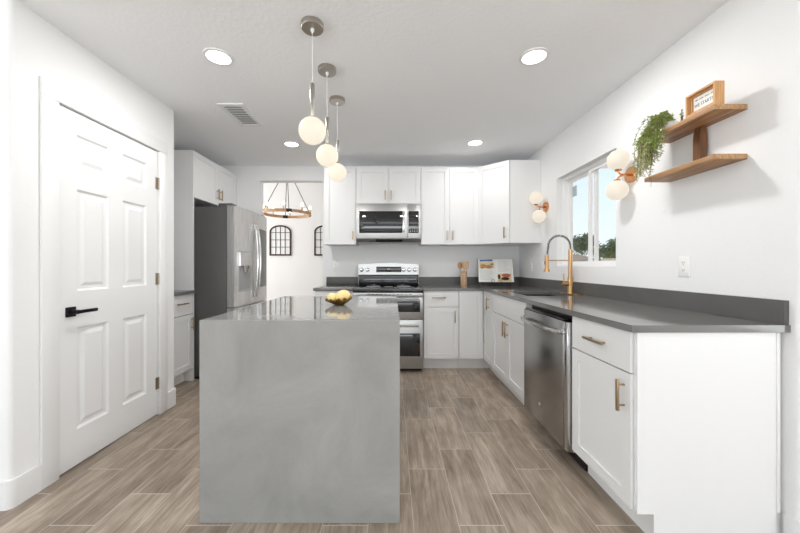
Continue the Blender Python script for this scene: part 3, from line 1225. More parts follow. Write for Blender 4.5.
# ------------------------------------------------------------------ island
IX0, IX1, IY0, IY1 = -0.870, 0.033, 1.486, 2.655
t = thing('kitchen_island', 'grey waterfall kitchen island in the middle of the floor', 'island', (-0.42, 2.07, 0))
b = MB()
b.box(IX0, IX1, IY0 + 0.0305, IY1, 0.8845, 0.9145, 0.0015, 1)
b.done('countertop', ISLE, t, world=True)
b = MB()
b.box(IX0, IX1, IY0, IY0 + 0.030, 0.0, 0.9145, 0.0015, 1)
b.done('waterfall_panel', ISLE, t, world=True)
b = MB()
b.box(IX0 + 0.03, IX1 - 0.03, IY0 + 0.031, IY1 - 0.03, 0.10, 0.884)
bd = b.done('cabinet_body', CAB, t, smooth=False, world=True)
b = MB()
b.box(IX0 + 0.09, IX1 - 0.09, IY0 + 0.031, IY1 - 0.09, 0.0, 0.0995)
b.done('toe_kick', CAB, t, smooth=False, world=True)
for k in range(2):
    y0 = IY0 + 0.05 + k * 0.54
    b = MB()
    b.grid([y0, y0 + .057, y0 + .473, y0 + .53], [0.118, 0.175, 0.815, 0.872], lambda i, j: not (i == 1 and j == 1), IX1 - 0.0295, IX1 - 0.010, 'x')
    b.box(IX1 - 0.0295, IX1 - 0.018, y0 + .057, y0 + .473, 0.175, 0.815)
    b.done('door', CAB, t, smooth=False, world=True)

# gold bowl with lemons
BX, BY = -0.335, 2.07
b = MB()
prof = [(0.0, 0.005), (0.022, 0.0055), (0.040, 0.012), (0.062, 0.026), (0.081, 0.042), (0.084, 0.043), (0.082, 0.037), (0.062, 0.021), (0.042, 0.008), (0.028, 0.0), (0.0, 0.0)]
seg = 48
vs, fs = [], []
for i, (r_, z_) in enumerate(prof):
    for k in range(seg):
        a = 2 * math.pi * k / seg
        edge = max(0.0, (r_ - 0.05) / 0.033)
        wob = edge * (0.005 * math.sin(9 * a) + 0.004 * math.sin(14 * a + 1.0))
        zz = z_ + edge * (0.006 * math.sin(12 * a + 0.5) + 0.004 * math.sin(17 * a) + 0.006 * math.cos(a - 0.2))
        vs.append(((r_ + wob) * math.cos(a), (r_ + wob) * math.sin(a), zz))
for i in range(len(prof) - 1):
    for k in range(seg):
        l = (k + 1) % seg
        fs.append((i * seg + k, i * seg + l, (i + 1) * seg + l, (i + 1) * seg + k))
b.raw(vs, fs)
o = b.done('bowl', GOLD)
o.location = (BX, BY, 0.9147)
tag(o, 'gold scalloped bowl of lemons on the island', 'bowl')


def lemon(label, loc, rot, s):
    b = MB()
    prof = []
    for i in range(15):
        f_ = i / 14
        z_ = -0.046 + 0.092 * f_
        r_ = 0.0335 * math.sqrt(max(0, 1 - ((z_) / 0.040) ** 2)) if abs(z_) < 0.037 else 0.0
        r_ = max(r_, 0.0085 * (1 - (abs(z_) - 0.034) / 0.012) if abs(z_) > 0.034 else 0)
        prof.append((max(r_, 0.0), z_))
    prof[0] = (0.0, prof[0][1])
    prof[-1] = (0.0, prof[-1][1])
    b.lathe(prof, (0, 0, 0), 24)
    o = b.done('lemon', LEMON)
    o.location = loc
    o.rotation_euler = rot
    o.scale = (s, s, s)
    tag(o, label, 'lemon', 'lemons in the gold bowl')


lemon('pale lemon standing highest, at the right of the gold bowl', (BX + 0.026, BY - 0.002, 0.9147 + 0.052), (R(78), R(8), R(70)), 1.24)
lemon('yellow lemon lying lower, at the left of the gold bowl', (BX - 0.043, BY + 0.004, 0.9147 + 0.042), (R(84), R(0), R(35)), 1.0)

# ------------------------------------------------------------------ pendants
def pendant(label, y):
    t = thing('pendant_light', label, 'pendant light', (-0.428, y, ZC), 0, 'pendant lights over the island')
    b = MB()
    b.lathe([(0.0, -0.0005), (0.058, -0.0005), (0.060, -0.004), (0.060, -0.024), (0.056, -0.029), (0.0, -0.029)], (0, 0, 0), 32)
    c = b.done('canopy', NICKEL, t)
    b = MB()
    b.lathe([(0.010, -0.029), (0.010, -0.038), (0.004, -0.050)], (0, 0, 0), 12)
    b.done('cord_grip', CORD, c)
    b = MB()
    b.cyl((0, 0, -0.05), (0, 0, -0.33), 0.0016, seg=6)
    b.done('cord', CORD, t)
    b = MB()
    b.lathe([(0.0, -0.318), (0.010, -0.320), (0.0125, -0.326), (0.0125, -0.488), (0.010, -0.494), (0.0, -0.495)], (0, 0, 0), 16)
    b.done('stem', NICKEL, t)
    b = MB()
    b.cyl((0, 0, -0.494), (0, 0, -0.508), 0.012, 0.016, 14)
    b.done('socket_cap', BRASS, t)
    b = MB()
    b.ball((0, 0, -0.572), 0.0715, 32)
    b.done('globe', BULB, t)
    return t


p0 = pendant('globe pendant nearest the camera, hanging from the nearest nickel canopy', 1.762)
dup(p0, (-0.428, 2.160, ZC), 'middle one of the three globe pendants over the island')
dup(p0, (-0.428, 2.556, ZC), 'globe pendant farthest back, nearest the range')

# recessed lights
def downlight(label, x, y, power):
    t = thing('recessed_light', label, 'ceiling light', (x, y, ZC), 0, 'recessed ceiling lights')
    b = MB()
    b.lathe([(0.088, -0.0005), (0.086, -0.006), (0.070, -0.008), (0.068, -0.004)], (0, 0, 0), 32)
    b.done('trim_ring', TRIM, t)
    b = MB()
    b.lathe([(0.0, -0.005), (0.0695, -0.005), (0.0695, -0.002), (0.0, -0.002)], (0, 0, 0), 32)
    b.done('lens', LEDD, t)
    a = area('recessed_lamp', (x, y, ZC - 0.010), (0, 0, 0), 0.15, 0.15, power, (1.0, 0.995, 0.985), 'DISK')
    return t


downlight('recessed ceiling light near the pantry door, at the ceiling\'s left', -1.075, 2.04, CAN * 3.2)
downlight('recessed ceiling light in front of the floating shelves, at the ceiling\'s right', 0.873, 2.036, CAN * 3.2)
downlight('recessed ceiling light in front of the dining room opening, beside the pendants', -1.07, 3.50, CAN * 1.5)
downlight('recessed ceiling light in front of the tall two door wall cabinet', 0.865, 3.46, CAN)

# ceiling vent
t = thing('ceiling_vent', 'white ceiling register between pantry wall and pendants', 'vent', (-1.29, 2.83, ZC))
b = MB()
b.grid([-0.105, -0.07, 0.07, 0.105], [-0.21, -0.17, 0.17, 0.21], lambda i, j: not (i == 1 and j == 1), -0.012, -0.0005)
b.done('frame', TRIM, t, smooth=False)
b = MB()
b.box(-0.07, 0.07, -0.17, 0.17, -0.003, -0.001)
b.done('backing', VENTD, t)
b = MB()
for k in range(8):
    y = -0.15 + k * 0.0425
    b.prism([(y, -0.011), (y + 0.030, -0.004), (y + 0.031, -0.0055), (y + 0.002, -0.0125)], -0.0695, 0.0695, 'x')
b.done('louvre', TRIM, t, smooth=False)

# ------------------------------------------------------------------ sconces on the right wall
def sconce(label, y, z, du, dl_):
    t = thing('wall_sconce', label, 'sconce', (XR, y, z), 0, 'copper globe sconces on the window wall')
    b = MB()
    b.lathe([(0.0, -0.022), (0.046, -0.022), (0.054, -0.016), (0.054, -0.0005), (0.0, -0.0005)], (0, 0, 0), 32, 'x')
    b.done('wall_plate', COPPER, t)
    b = MB()
    b.tube([(-0.02, 0, 0.002), (-0.07, 0, 0.002), (-0.088, du * 0.4, 0.004), (-0.104, du, 0.014), (-0.107, du, 0.034)], 0.0062, 8)
    b.tube([(-0.02, 0, -0.004), (-0.06, 0, -0.004), (-0.078, dl_ * 0.4, -0.008), (-0.09, dl_, -0.020), (-0.092, dl_, -0.040)], 0.0062, 8)
    b.done('arm', COPPER, t)
    for (x, yy, zc, s) in ((-0.107, du, 0.095, 1), (-0.094, dl_, -0.104, -1)):
        b = MB()
        b.cyl((x, yy, zc - s * 0.076), (x, yy, zc - s * 0.060), 0.016, 0.024, 16)
        b.done('globe_cup', COPPER, t)
        b = MB()
        b.ball((x, yy, zc), 0.068, 28)
        b.done('globe', SCONCEB, t)
    return t


sconce('two globe copper sconce between the corner wall cabinet and the window', 3.514, 1.786, 0.012, -0.03)
sconce('two globe copper sconce between the window and the floating shelves', 2.258, 1.782, -0.016, 0.014)

# ------------------------------------------------------------------ floating shelves and what stands on them
SY0, SY1, SX = 1.522, 1.950, 1.487
t = thing('wall_shelf', 'two tier wooden wall shelf joined by a brown post', 'shelf', (XR, 1.736, 1.652))
SU, SL = 1.908, 1.678
for zt in (SU, SL):
    b = MB()
    b.box(SX, XR - 0.001, SY0 + 0.0008, SY1, zt - 0.026, zt, 0.0025)
    s_ = b.done('shelf_board', SHELFW, t, world=True)
    b = MB()
    b.box(SX + 0.002, XR - 0.003, SY0, SY0 + 0.0012, zt - 0.024, zt - 0.002)
    b.done('end_grain', SHELFE, s_, world=True)
b = MB()
n = 12
for (xa, xb) in ((1.588, 1.624),):
    pr = []
    z0, z1 = SL, SU - 0.026
    left, right = [], []
    for i in range(n + 1):
        f_ = i / n
        pinch = 0.010 * max(0, (f_ - 0.72) / 0.28) ** 1.5
        left.append((xa + pinch, z0 + (z1 - z0) * f_))
        right.append((xb - pinch * 0.3 + 0.004 * math.sin(math.pi * f_), z0 + (z1 - z0) * f_))
    pr = right + left[::-1]
    b.prism(pr, 1.705, 1.745, 'y')
b.done('support_post', POSTW, t, smooth=False, world=True)

# framed sign
t = thing('framed_sign', 'small wooden box frame sign at the near end of the upper shelf', 'sign', (SX + 0.025, 1.60, SU))
b = MB()
sy0, sy1, sz = 1.5235, 1.676, 0.107
xf, xb_ = SX + 0.001, SX + 0.046
b.grid([sy0, sy0 + .009, sy1 - .009, sy1], [SU, SU + .009, SU + sz - .009, SU + sz], lambda i, j: not (i == 1 and j == 1), xf, xb_, 'x')
b.done('box_frame', SIGNW, t, smooth=False, world=True)
b = MB()
b.grid([sy0 + .009, sy0 + .021, sy1 - .021, sy1 - .009], [SU + .009, SU + .019, SU + sz - .019, SU + sz - .009], lambda i, j: not (i == 1 and j == 1), xf + 0.014, xf + 0.026, 'x')
b.done('inner_frame', SIGNW, t, smooth=False, world=True)
b = MB()
b.box(xf + 0.022, xb_ - 0.002, sy0 + .009, sy1 - .009, SU + .009, SU + sz - .009)
pn = b.done('printed_panel', PAPER, t, smooth=False, world=True)


def lettering(text, size, yc, zc, x, parent, sx=1.0):
    cu = bpy.data.curves.new('lettering', 'FONT')
    cu.body = text
    cu.size = size
    cu.align_x = 'CENTER'
    cu.align_y = 'CENTER'
    cu.extrude = 0.0003
    tmp = bpy.data.objects.new('tmp_text', cu)
    COL.objects.link(tmp)
    bpy.context.view_layer.update()
    me = bpy.data.meshes.new_from_object(tmp.evaluated_get(bpy.context.evaluated_depsgraph_get()))
    bpy.data.objects.remove(tmp)
    # text plane XY -> faces -X, reading towards -Y (text right = -Y)
    p = parent
    while p.parent is not None:
        p = p.parent
    m = Matrix.Translation(Vector((x, yc, zc)) - p.location) @ Matrix(((0, 0, -1, 0), (-sx, 0, 0, 0), (0, 1, 0, 0), (0, 0, 0, 1)))
    me.transform(m)
    me.materials.clear()
    me.materials.append(INK)
    o = bpy.data.objects.new('lettering', me)
    COL.objects.link(o)
    o.parent = parent
    return o


ycs = (sy0 + sy1) / 2
lettering('WE START?', 0.0235, ycs + 0.003, SU + 0.044, xf + 0.0214, pn, 0.80)
# the first line is only a row of tiny unreadable strokes in the photo
b = MB()
rs = random.Random(3)
y = sy1 - 0.032
while y > sy0 + 0.034:
    for k in range(rs.choice((4, 6, 7))):
        hgt = rs.uniform(0.004, 0.008)
        b.box(xf + 0.0212, xf + 0.0218, y - 0.0012, y, SU + 0.068, SU + 0.068 + hgt)
        b.box(xf + 0.0212, xf + 0.0218, y - 0.0030, y, SU + 0.068 + hgt * rs.random() * 0.8, SU + 0.0692 + hgt * 0.5)
        y -= 0.0036
        if y < sy0 + 0.034:
            break
    y -= 0.0045
b.done('small_print', INK, pn, smooth=False, world=True)

# trailing plant in a white pot
t = thing('trailing_plant', 'green trailing plant spilling from the far end of the upper shelf', 'plant', (1.555, 1.865, SU))
b = MB()
b.lathe([(0.0, 0.0), (0.026, 0.0), (0.030, 0.004), (0.036, 0.056), (0.033, 0.056), (0.029, 0.045), (0.0, 0.045)], (1.565, 1.865, SU), 24)
b.done('pot', POT, t, world=True)
rs = random.Random(11)
stems, la, lb = MB(), MB(), MB()


def leaf(b, p, d, L_, wd):
    d = d.normalized()
    s = d.cross(Vector((rs.uniform(-1, 1), rs.uniform(-1, 1), rs.uniform(-1, 1)))).normalized()
    nn = d.cross(s)
    m_ = p + d * L_ * 0.45 + nn * L_ * 0.06
    b.raw([p, m_ + s * wd, p + d * L_, m_ - s * wd, m_ + nn * L_ * 0.05], [(0, 1, 4), (1, 2, 4), (2, 3, 4), (3, 0, 4)])


for k in range(78):
    a = rs.uniform(0, 2 * math.pi)
    # most sprays lean out to the room (-X) and along the shelf to its far end (+Y)
    dx = -abs(rs.gauss(0.060, 0.026)) - 0.012
    dy = rs.gauss(0.020, 0.036)
    drop = rs.choice((rs.uniform(-0.03, 0.08), rs.uniform(0.0, 0.13), rs.uniform(0.08, 0.19), rs.uniform(0.13, 0.235)))
    p0_ = Vector((1.562 + rs.uniform(-.018, .018), 1.865 + rs.uniform(-.02, .02), SU + 0.048))
    top = p0_ + Vector((dx * 0.55, dy * 0.5, rs.uniform(0.04, 0.155)))
    ex = min(p0_.x + dx * 1.05, SX - 0.010) if drop > 0.03 else p0_.x + dx
    e1 = Vector((ex, p0_.y + dy * 1.0, SU - 0.01 + rs.uniform(0.0, 0.02)))
    e2 = Vector((ex - abs(rs.gauss(0, 0.008)), p0_.y + dy * 0.9 + 0.006 + rs.gauss(0, 0.010), SU - drop))
    pts = []
    for i in range(13):
        f_ = i / 12
        if f_ < 0.5:
            g = f_ / 0.5
            pts.append(p0_.lerp(top, g).lerp(top.lerp(e1, g), g))
        else:
            g = (f_ - 0.5) / 0.5
            pts.append(e1.lerp(e2, g))
    stems.tube(pts, 0.0009, 4)
    ln = sum((q - p).length for p, q in zip(pts[:-1], pts[1:]))
    m_ = int(ln / 0.0078)
    for j in range(m_):
        f_ = (j + 0.5) / m_ * 12
        i = min(int(f_), 11)
        p = pts[i].lerp(pts[i + 1], f_ - i)
        tg = (pts[i + 1] - pts[i])
        tg = tg.normalized() if tg.length > 1e-6 else Vector((0, 0, -1))
        for s_ in (0, 1):
            d = tg * 0.6 + Vector((rs.uniform(-1, 1), rs.uniform(-1, 1), rs.uniform(-0.5, 0.7)))
            old = drop > 0.12 and f_ > 7.5
            leaf(lb if old and rs.random() < 0.75 or rs.random() < 0.1 else la, p, d, rs.uniform(0.012, 0.023), rs.uniform(0.0022, 0.0042))
stems.tube([(SX - 0.02, 1.90, SU - 0.12), (SX - 0.024, 1.905, SU - 0.20), (SX - 0.012, 1.88, SU - 0.262), (SX + 0.0, 1.90, SU - 0.292)], 0.0011, 4)
stems.done('stems', STEM, t, world=True)
la.done('foliage', LEAF, t, smooth=False, world=True)
o = lb.done('foliage', LEAF2, t, smooth=False, world=True)
o['label'] = 'paler olive trailing foliage'
# sprig in a small vase
t = thing('bud_vase', 'tiny vase with a green sprig beside the framed sign', 'vase', (1.53, 1.745, SU))
b = MB()
b.lathe([(0.0, 0.0), (0.008, 0.0), (0.010, 0.005), (0.0055, 0.022), (0.004, 0.034), (0.0065, 0.040)], (1.53, 1.745, SU), 16)
b.done('vase_body', STEM, t, world=True)
b = MB()
for k in range(26):
    p = Vector((1.53, 1.745, SU + 0.036 + rs.uniform(0, 0.036)))
    leaf(b, p, Vector((rs.uniform(-1, 1), rs.uniform(-1, 1), rs.uniform(0.1, 1.2))), 0.013, 0.0028)
b.done('sprig', LEAF2, t, smooth=False, world=True)

# ------------------------------------------------------------------ outlets
def outlet(label, loc, rz, toggle=False):
    t = thing('light_switch' if toggle else 'wall_outlet', label, 'switch' if toggle else 'outlet', loc, rz)
    b = MB()
    b.box(-0.037, 0.037, -0.006, -0.0005, -0.058, 0.058, 0.002)
    p = b.done('cover_plate', PLATE, t)
    if toggle:
        b = MB()
        b.box(-0.017, 0.017, -0.009, -0.0055, -0.034, 0.034, 0.002)
        b.done('rocker', PLATE, t)
    else:
        for z in (-0.021, 0.021):
            b = MB()
            b.box(-0.016, 0.016, -0.0085, -0.0055, z - 0.015, z + 0.015, 0.003)
            rc = b.done('receptacle', PLATE, t)
            b = MB()
            b.box(-0.0075, -0.0050, -0.0092, -0.0080, z - 0.003, z + 0.006)
            b.box(0.0050, 0.0075, -0.0092, -0.0080, z - 0.003, z + 0.006)
            b.cyl((0, -0.0092, z - 0.009), (0, -0.0080, z - 0.009), 0.0024, seg=8)
            b.done('slot', SLOT, rc, smooth=False)
    return t


outlet('white duplex outlet on the window wall below the floating shelves', (XR, 1.852, 1.156), RZ)
outlet('white duplex outlet on the back wall left of the range', (-0.735, YB, 1.158), 0)
outlet('white outlet under the corner wall cabinet, farthest along the window wall', (XR, 3.90, 1.145), RZ)
outlet('white switch plate behind the faucet, just left of the window', (XR, 3.60, 1.155), RZ, True)

# ------------------------------------------------------------------ utensil crock, utensils, cookbook
CX, CY, CZ = 0.876, 4.06, 0.9147
b = MB()
b.lathe([(0.0, 0.0), (0.038, 0.0), (0.040, 0.003), (0.040, 0.172), (0.0355, 0.172), (0.0355, 0.012), (0.0, 0.012)], (0, 0, 0), 28)
o = b.done('utensil_crock', CROCKW)
o.location = (CX, CY, CZ)
tag(o, 'wooden utensil crock on the counter right of the range', 'crock')


def utensil(name, label, kind, base, top, m, rad=0.0055):
    b = MB()
    base, top = Vector(base), Vector(top)
    b.tube([base, base.lerp(top, 0.5), top], [rad * 0.9, rad * 0.85, rad * 0.9], 8)
    d = (top - base).normalized()
    xx = (Vector((1, 0.15, 0)) - d * d.dot(Vector((1, 0.15, 0)))).normalized()
    yy = d.cross(xx)
    rotm = Matrix((xx, yy, d)).transposed()
    if kind == 'spoon':
        b.ball(top + d * 0.035, 0.038, 16, (0.82, 0.25, 1.18), rotm)
    elif kind == 'slotted':
        for s in (-1, 1):
            b.tube([top - d * 0.005, top + d * 0.03 + rotm @ Vector((s * 0.024, 0, 0)), top + d * 0.085 + rotm @ Vector((s * 0.020, 0, 0))], 0.0055, 8)
        b.tube([top, top + d * 0.09], 0.005, 8)
        b.tube([top + d * 0.085 + rotm @ Vector((-0.02, 0, 0)), top + d * 0.092, top + d * 0.085 + rotm @ Vector((0.02, 0, 0))], 0.005, 8)
    else:
        pts = [(-0.008, -0.005), (0.008, -0.005), (0.026, 0.03), (0.027, 0.092), (-0.027, 0.092), (-0.026, 0.03)]
        bb = MB()
        bb.prism(pts, -0.0035, 0.0035, 'y')
        b.join(bb.bm, Matrix.Translation(top) @ rotm.to_4x4())
    o = b.done(name, m)
    tag(o, label, 'utensil', 'wooden utensils in the crock')


utensil('wooden_spoon', 'brown wooden spoon leaning left in the utensil crock', 'spoon', (CX - 0.012, CY, CZ + 0.014), (CX - 0.040, CY - 0.002, CZ + 0.215), SPOONW)
utensil('wooden_spatula', 'pale wooden spatula standing in the middle of the utensil crock', 'spatula', (CX + 0.004, CY - 0.008, CZ + 0.014), (CX + 0.004, CY - 0.014, CZ + 0.205), PALEW)
utensil('slotted_server', 'slotted wooden server leaning right in the utensil crock', 'slotted', (CX + 0.014, CY + 0.006, CZ + 0.014), (CX + 0.035, CY + 0.010, CZ + 0.205), PALEW)

KX, KY = 1.262, 4.02
KR = R(-6)
tl = R(14)
t = thing('book_stand', 'dark metal easel holding the open cookbook', 'book stand', (KX, KY, CZ), KR)
LD = 0.022       # how high the ledge stands
b = MB()
b.box(-0.20, 0.20, -0.045, 0.005, LD + 0.012, LD + 0.018, 0.002)
b.box(-0.20, 0.20, -0.047, -0.042, LD + 0.012, LD + 0.026, 0.001)
for s in (-1, 1):
    b.cyl((s * 0.16, -0.03, 0.0), (s * 0.16, -0.03, LD + 0.013), 0.006, seg=8)
    b.cyl((s * 0.16, 0.075, 0.0), (s * 0.10, 0.06, 0.2), 0.004, seg=8)
b.done('ledge', IRON, t)
b = MB()
for s in (-1, 1):
    b.tube([(s * 0.045 + 0.016 * math.cos(R(a)) * s, -0.046, LD + 0.040 + 0.016 * math.sin(R(a))) for a in range(-90, 200, 24)], 0.0028, 6)
    b.cyl((s * 0.045, -0.045, LD + 0.013), (s * 0.045, -0.046, LD + 0.025), 0.0028, seg=6)
b.done('page_holder', IRON, t)
b = MB()
b.box(-0.15, 0.15, -0.003, 0.003, 0.0, 0.22)
bk = b.done('back_rest', IRON, t)
bk.location = (0, 0.006, LD + 0.019)
bk.rotation_euler = (-tl, 0, 0)

t = thing('cookbook', 'open cookbook with food photographs in the corner of the counter', 'book', (KX, KY, CZ), KR)


def leanpart(b, name, m, parent, smooth=False):
    M4 = Matrix.Translation((0, -0.012, LD + 0.0225)) @ Matrix.Rotation(-tl, 4, 'X')
    bmesh.ops.transform(b.bm, matrix=M4, verts=b.bm.verts)
    return b.done(name, m, parent, smooth)


def page_block(s):
    """Half of the open book: pages swell towards the gutter."""
    n = 10
    pts = []
    for i in range(n + 1):
        f_ = i / n
        x = s * 0.208 * f_
        pts.append((x, -0.012 * math.sin(math.pi * min(1, f_ * 1.1 + 0.02)) ** 0.7 * (1 - 0.35 * f_) - 0.004))
    pts += [(s * 0.208, 0.001), (0, 0.001)]
    b = MB()
    b.prism(pts, 0.0, 0.290)
    return b


def py(x):
    f_ = abs(x) / 0.208
    return -0.012 * math.sin(math.pi * min(1, f_ * 1.1 + 0.02)) ** 0.7 * (1 - 0.35 * f_) - 0.004


def patch(b, x0, x1, z0, z1, lift=0.0006):
    n = 5
    pts = [(x0 + (x1 - x0) * i / n, py(x0 + (x1 - x0) * i / n) - lift) for i in range(n + 1)]
    pts += [(x0 + (x1 - x0) * i / n, py(x0 + (x1 - x0) * i / n) + 0.0005) for i in range(n, -1, -1)]
    b.prism(pts, z0, z1)


def blob(b, x, z, rx, rz_, lift=0.001):
    n = 18
    v = [(x + rx * math.cos(2 * math.pi * i / n), py(x + rx * math.cos(2 * math.pi * i / n)) - lift, z + rz_ * math.sin(2 * math.pi * i / n)) for i in range(n)]
    b.raw(v + [(x, py(x) - lift, z)], [(i, (i + 1) % n, n) for i in range(n)])


pl = leanpart(page_block(-1), 'page_block', PAPER, t)
pr_ = leanpart(page_block(1), 'page_block', PAPER, t)
b = MB()
b.box(-0.212, 0.212, 0.001, 0.004, -0.002, 0.294)
leanpart(b, 'cover', IRON, t)
b = MB()
patch(b, -0.190, -0.035, 0.258, 0.283)
leanpart(b, 'heading_band', BLUEP, pl)
b = MB()
patch(b, -0.192, -0.020, 0.172, 0.250)
leanpart(b, 'food_photo', FOOD3, pl)
b = MB()
blob(b, -0.150, 0.198, 0.036, 0.028, 0.0012)
blob(b, -0.085, 0.190, 0.045, 0.024, 0.0014)
leanpart(b, 'dish', FOOD1, pl)
b = MB()
blob(b, -0.045, 0.222, 0.020, 0.010, 0.0016)
blob(b, -0.16, 0.175, 0.022, 0.007, 0.0018)
leanpart(b, 'garnish', FOOD4, pl)
b = MB()
rs = random.Random(5)
for i in range(11):
    z = 0.150 - i * 0.0125
    patch(b, -0.190, -0.190 + rs.uniform(0.11, 0.165), z, z + 0.0028)
leanpart(b, 'text_lines', GREYP, pl)
b = MB()
for i in range(11):
    z = 0.252 - i * 0.0125
    patch(b, 0.025, 0.025 + rs.uniform(0.10, 0.155), z, z + 0.0022)
leanpart(b, 'text_lines', GREYP, pr_)
b = MB()
patch(b, 0.015, 0.180, 0.006, 0.105)
leanpart(b, 'food_photo', FOOD3, pr_)
b = MB()
blob(b, 0.118, 0.082, 0.052, 0.024, 0.0014)
leanpart(b, 'dish', FOOD2, pr_)
b = MB()
blob(b, 0.105, 0.042, 0.050, 0.020, 0.0012)
blob(b, 0.035, 0.065, 0.016, 0.030, 0.0012)
leanpart(b, 'pan', IRON, pr_)

# ------------------------------------------------------------------ dining room: chandelier and arched window-pane frames
t = thing('chandelier', 'wagon wheel chandelier with candle bulbs in the dining room', 'chandelier', (-2.11, 6.6, 2.20))
RR = 0.462
b = MB()
n = 64
vs, fs = [], []
for (r_, z_) in ((RR - 0.022, -0.028), (RR, -0.028), (RR, 0.028), (RR - 0.022, 0.028)):
    for k in range(n):
        a = 2 * math.pi * k / n
        vs.append((r_ * math.cos(a), r_ * math.sin(a), z_))
for q in range(4):
    for k in range(n):
        fs.append((q * n + k, q * n + (k + 1) % n, ((q + 1) % 4) * n + (k + 1) % n, ((q + 1) % 4) * n + k))
b.raw(vs, fs)
ring = b.done('wooden_ring', RINGW, t)
for k in range(4):
    a = R(90 * k + 22)
    d = Vector((math.cos(a), math.sin(a), 0))
    b = MB()
    b.tube([d * (RR - 0.011) + Vector((0, 0, 0.02)), d * 0.10 + Vector((0, 0, 0.74))], 0.007, 6)
    b.done('hanging_rod', IRON, t)
    b = MB()
    mm = Matrix.Rotation(a, 4, 'Z')
    bb = MB()
    bb.box(RR - 0.026, RR + 0.004, -0.05, 0.05, -0.031, 0.031)
    b.join(bb.bm, mm)
    b.done('iron_bracket', IRON, ring)
b = MB()
b.lathe([(0.0, 0.73), (0.108, 0.73), (0.108, 0.755), (0.0, 0.755)], (0, 0, 0), 24)
b.cyl((0, 0, 0.755), (0, 0, 0.82), 0.008, seg=8)
b.lathe([(0.0, 0.81), (0.07, 0.81), (0.07, DC - 2.2005), (0.0, DC - 2.2005)], (0, 0, 0), 24)
b.done('ceiling_canopy', IRON, t)
for k in range(8):
    a = R(45 * k + 10)
    c = Vector(((RR - 0.011) * math.cos(a), (RR - 0.011) * math.sin(a), 0))
    b = MB()
    b.cyl(c + Vector((0, 0, 0.028)), c + Vector((0, 0, 0.095)), 0.014, seg=10)
    cd_ = b.done('candle_sleeve', PALEW, t)
    b = MB()
    b.ball(c + Vector((0, 0, 0.128)), 0.022, 12, (1, 1, 1.7))
    b.done('bulb', CANDLE, cd_)


def arched(label, x):
    t = thing('arched_wall_frame', label, 'wall decor', (x, 8.2, 1.41), 0, 'arched window pane frames on the dining room wall')
    w2, hh, rise, fw = 0.268, 0.755, 0.165, 0.036

    def outline(k):
        a = w2 - k
        pts = [(-a, k), (a, k)]
        zs = hh - rise
        for i in range(17):
            th = math.pi * i / 16
            pts.append((a * math.cos(th), zs + (rise - k) * math.sin(th)))
        return pts
    o_, i_ = outline(0), outline(fw)
    b = MB()
    n = len(o_)
    vs = [(x_, -0.030, z_) for x_, z_ in o_] + [(x_, -0.030, z_) for x_, z_ in i_] + [(x_, -0.0005, z_) for x_, z_ in o_] + [(x_, -0.0005, z_) for x_, z_ in i_]
    fs = []
    for k in range(n):
        l = (k + 1) % n
        fs += [(k, l, n + l, n + k), (k, 2 * n + k, 2 * n + l, l), (n + k, n + l, 3 * n + l, 3 * n + k), (2 * n + k, 3 * n + k, 3 * n + l, 2 * n + l)]
    b.raw(vs, fs)
    b.done('arched_frame', IRON, t, smooth=False)
    b = MB()
    b.prism(i_, -0.012, -0.002, 'y')
    b.done('pane', PANE, t, smooth=False)
    b = MB()
    ai = w2 - fw
    for fx in (-0.25, 0.0, 0.25):
        xx = fx * 2 * ai
        ztop = hh - rise + (rise - fw) * math.sqrt(max(0, 1 - (xx / ai) ** 2))
        b.box(xx - 0.006, xx + 0.006, -0.024, -0.011, fw, ztop)
    for z_ in (0.21, 0.39, 0.57):
        b.box(-ai, ai, -0.0235, -0.0112, z_ - 0.006, z_ + 0.006)
    b.done('glazing_bar', IRON, t, smooth=False)
    return t


m0 = arched('dark arched window pane wall frame seen whole below the chandelier', -2.78)
dup(m0, (-1.672, 8.2, 1.41), 'dark arched window pane wall frame half hidden by the wall cabinet')

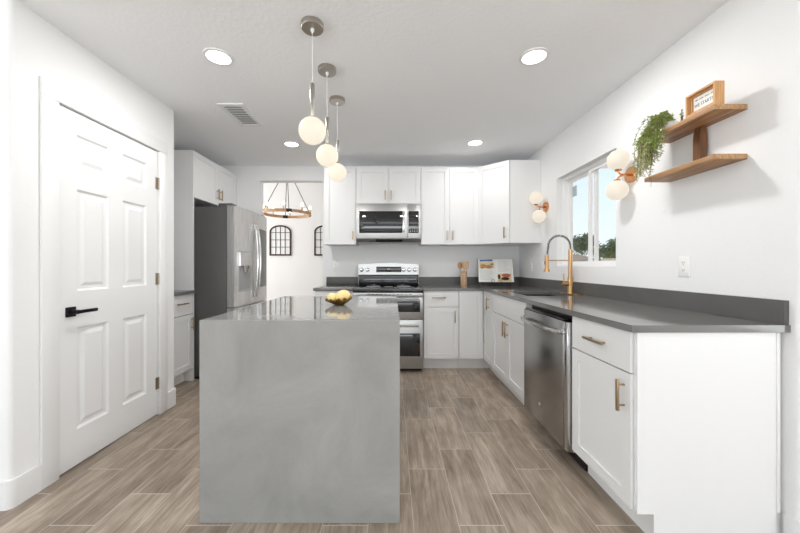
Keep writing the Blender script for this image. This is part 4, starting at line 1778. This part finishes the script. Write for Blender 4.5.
# ------------------------------------------------------------------ outdoors through the kitchen window
b = MB()
b.grid([1.8, 60], [1.45, 90], lambda i, j: True, -0.35, -0.15)
struct(b.done('ground_outside', GRAVEL))
t = thing('block_fence', 'long tan block wall outside, below the trees', 'fence', (24, 26, -0.15))
b = MB()
b.box(24.0, 24.2, 8, 38, -0.15, 1.86)
b.done('wall_blocks', STUCCO, t, world=True)
b = MB()
b.box(23.97, 24.23, 8, 38, 1.86, 1.96)
b.done('cap_course', STUCCO, t, world=True)
t = thing('neighbour_house', 'tan neighbouring house with low brown hip roof seen beside the faucet', 'house', (42, 76, -0.15))
b = MB()
b.box(37.0, 47.0, 72, 80, -0.15, 1.9)
b.done('house_wall', STUCCO, t, smooth=False, world=True)
b = MB()
b.raw([(36.4, 71.4, 1.85), (47.6, 71.4, 1.85), (47.6, 80.6, 1.85), (36.4, 80.6, 1.85), (41.0, 76, 3.75), (43.0, 76, 3.75)],
      [(3, 2, 1, 0), (0, 1, 5, 4), (1, 2, 5), (2, 3, 4, 5), (3, 0, 4)])
b.done('hip_roof', ROOFM, t, smooth=False, world=True)


def tree(label, x, y, h, spread, seed):
    rs = random.Random(seed)
    t = thing('tree', label, 'tree', (x, y, -0.15), 0, 'trees beyond the block wall')
    b = MB()
    b.tube([(0, 0, 0), (0.05, 0.02, h * 0.35), (0.0, 0.05, h * 0.75)], [0.20, 0.15, 0.06], 8)
    for k in range(6):
        a = rs.uniform(0, 6.28)
        b.tube([(0.03, 0.02, h * (0.3 + 0.06 * k)), (spread * 0.55 * math.cos(a), spread * 0.55 * math.sin(a), h * (0.55 + 0.06 * k))], [0.08, 0.03], 6)
    b.done('trunk', BARK, t)
    b = MB()
    for k in range(46):
        a, rr = rs.uniform(0, 6.28), spread * math.sqrt(rs.random())
        zz = h * rs.uniform(0.52, 0.95)
        kk = 1 - 0.55 * max(0, (zz / h - 0.6) / 0.4)
        c = Vector((rr * kk * math.cos(a), rr * kk * math.sin(a), zz))
        for j in range(46):
            v = Vector((rs.gauss(0, 1), rs.gauss(0, 1), rs.gauss(0, 1))).normalized() * (spread * 0.30 * rs.random() ** 0.4)
            p = c + v
            d = Vector((rs.gauss(0, 1), rs.gauss(0, 1), rs.gauss(0, 1))).normalized()
            s = d.cross(Vector((0.3, 0.5, 0.8))).normalized()
            L_ = spread * 0.13
            b.raw([p, p + d * L_ * 0.5 + s * L_ * 0.32, p + d * L_, p + d * L_ * 0.5 - s * L_ * 0.32], [(0, 1, 2, 3)])
    b.done('crown', TREEL, t, smooth=False)


tree('dark leafy tree standing behind the faucet side window pane', 55.0, 96.0, 10.2, 4.6, 21)
tree('dark leafy tree seen under the near sconce, in the other window pane', 33.5, 50.0, 5.0, 2.7, 22)
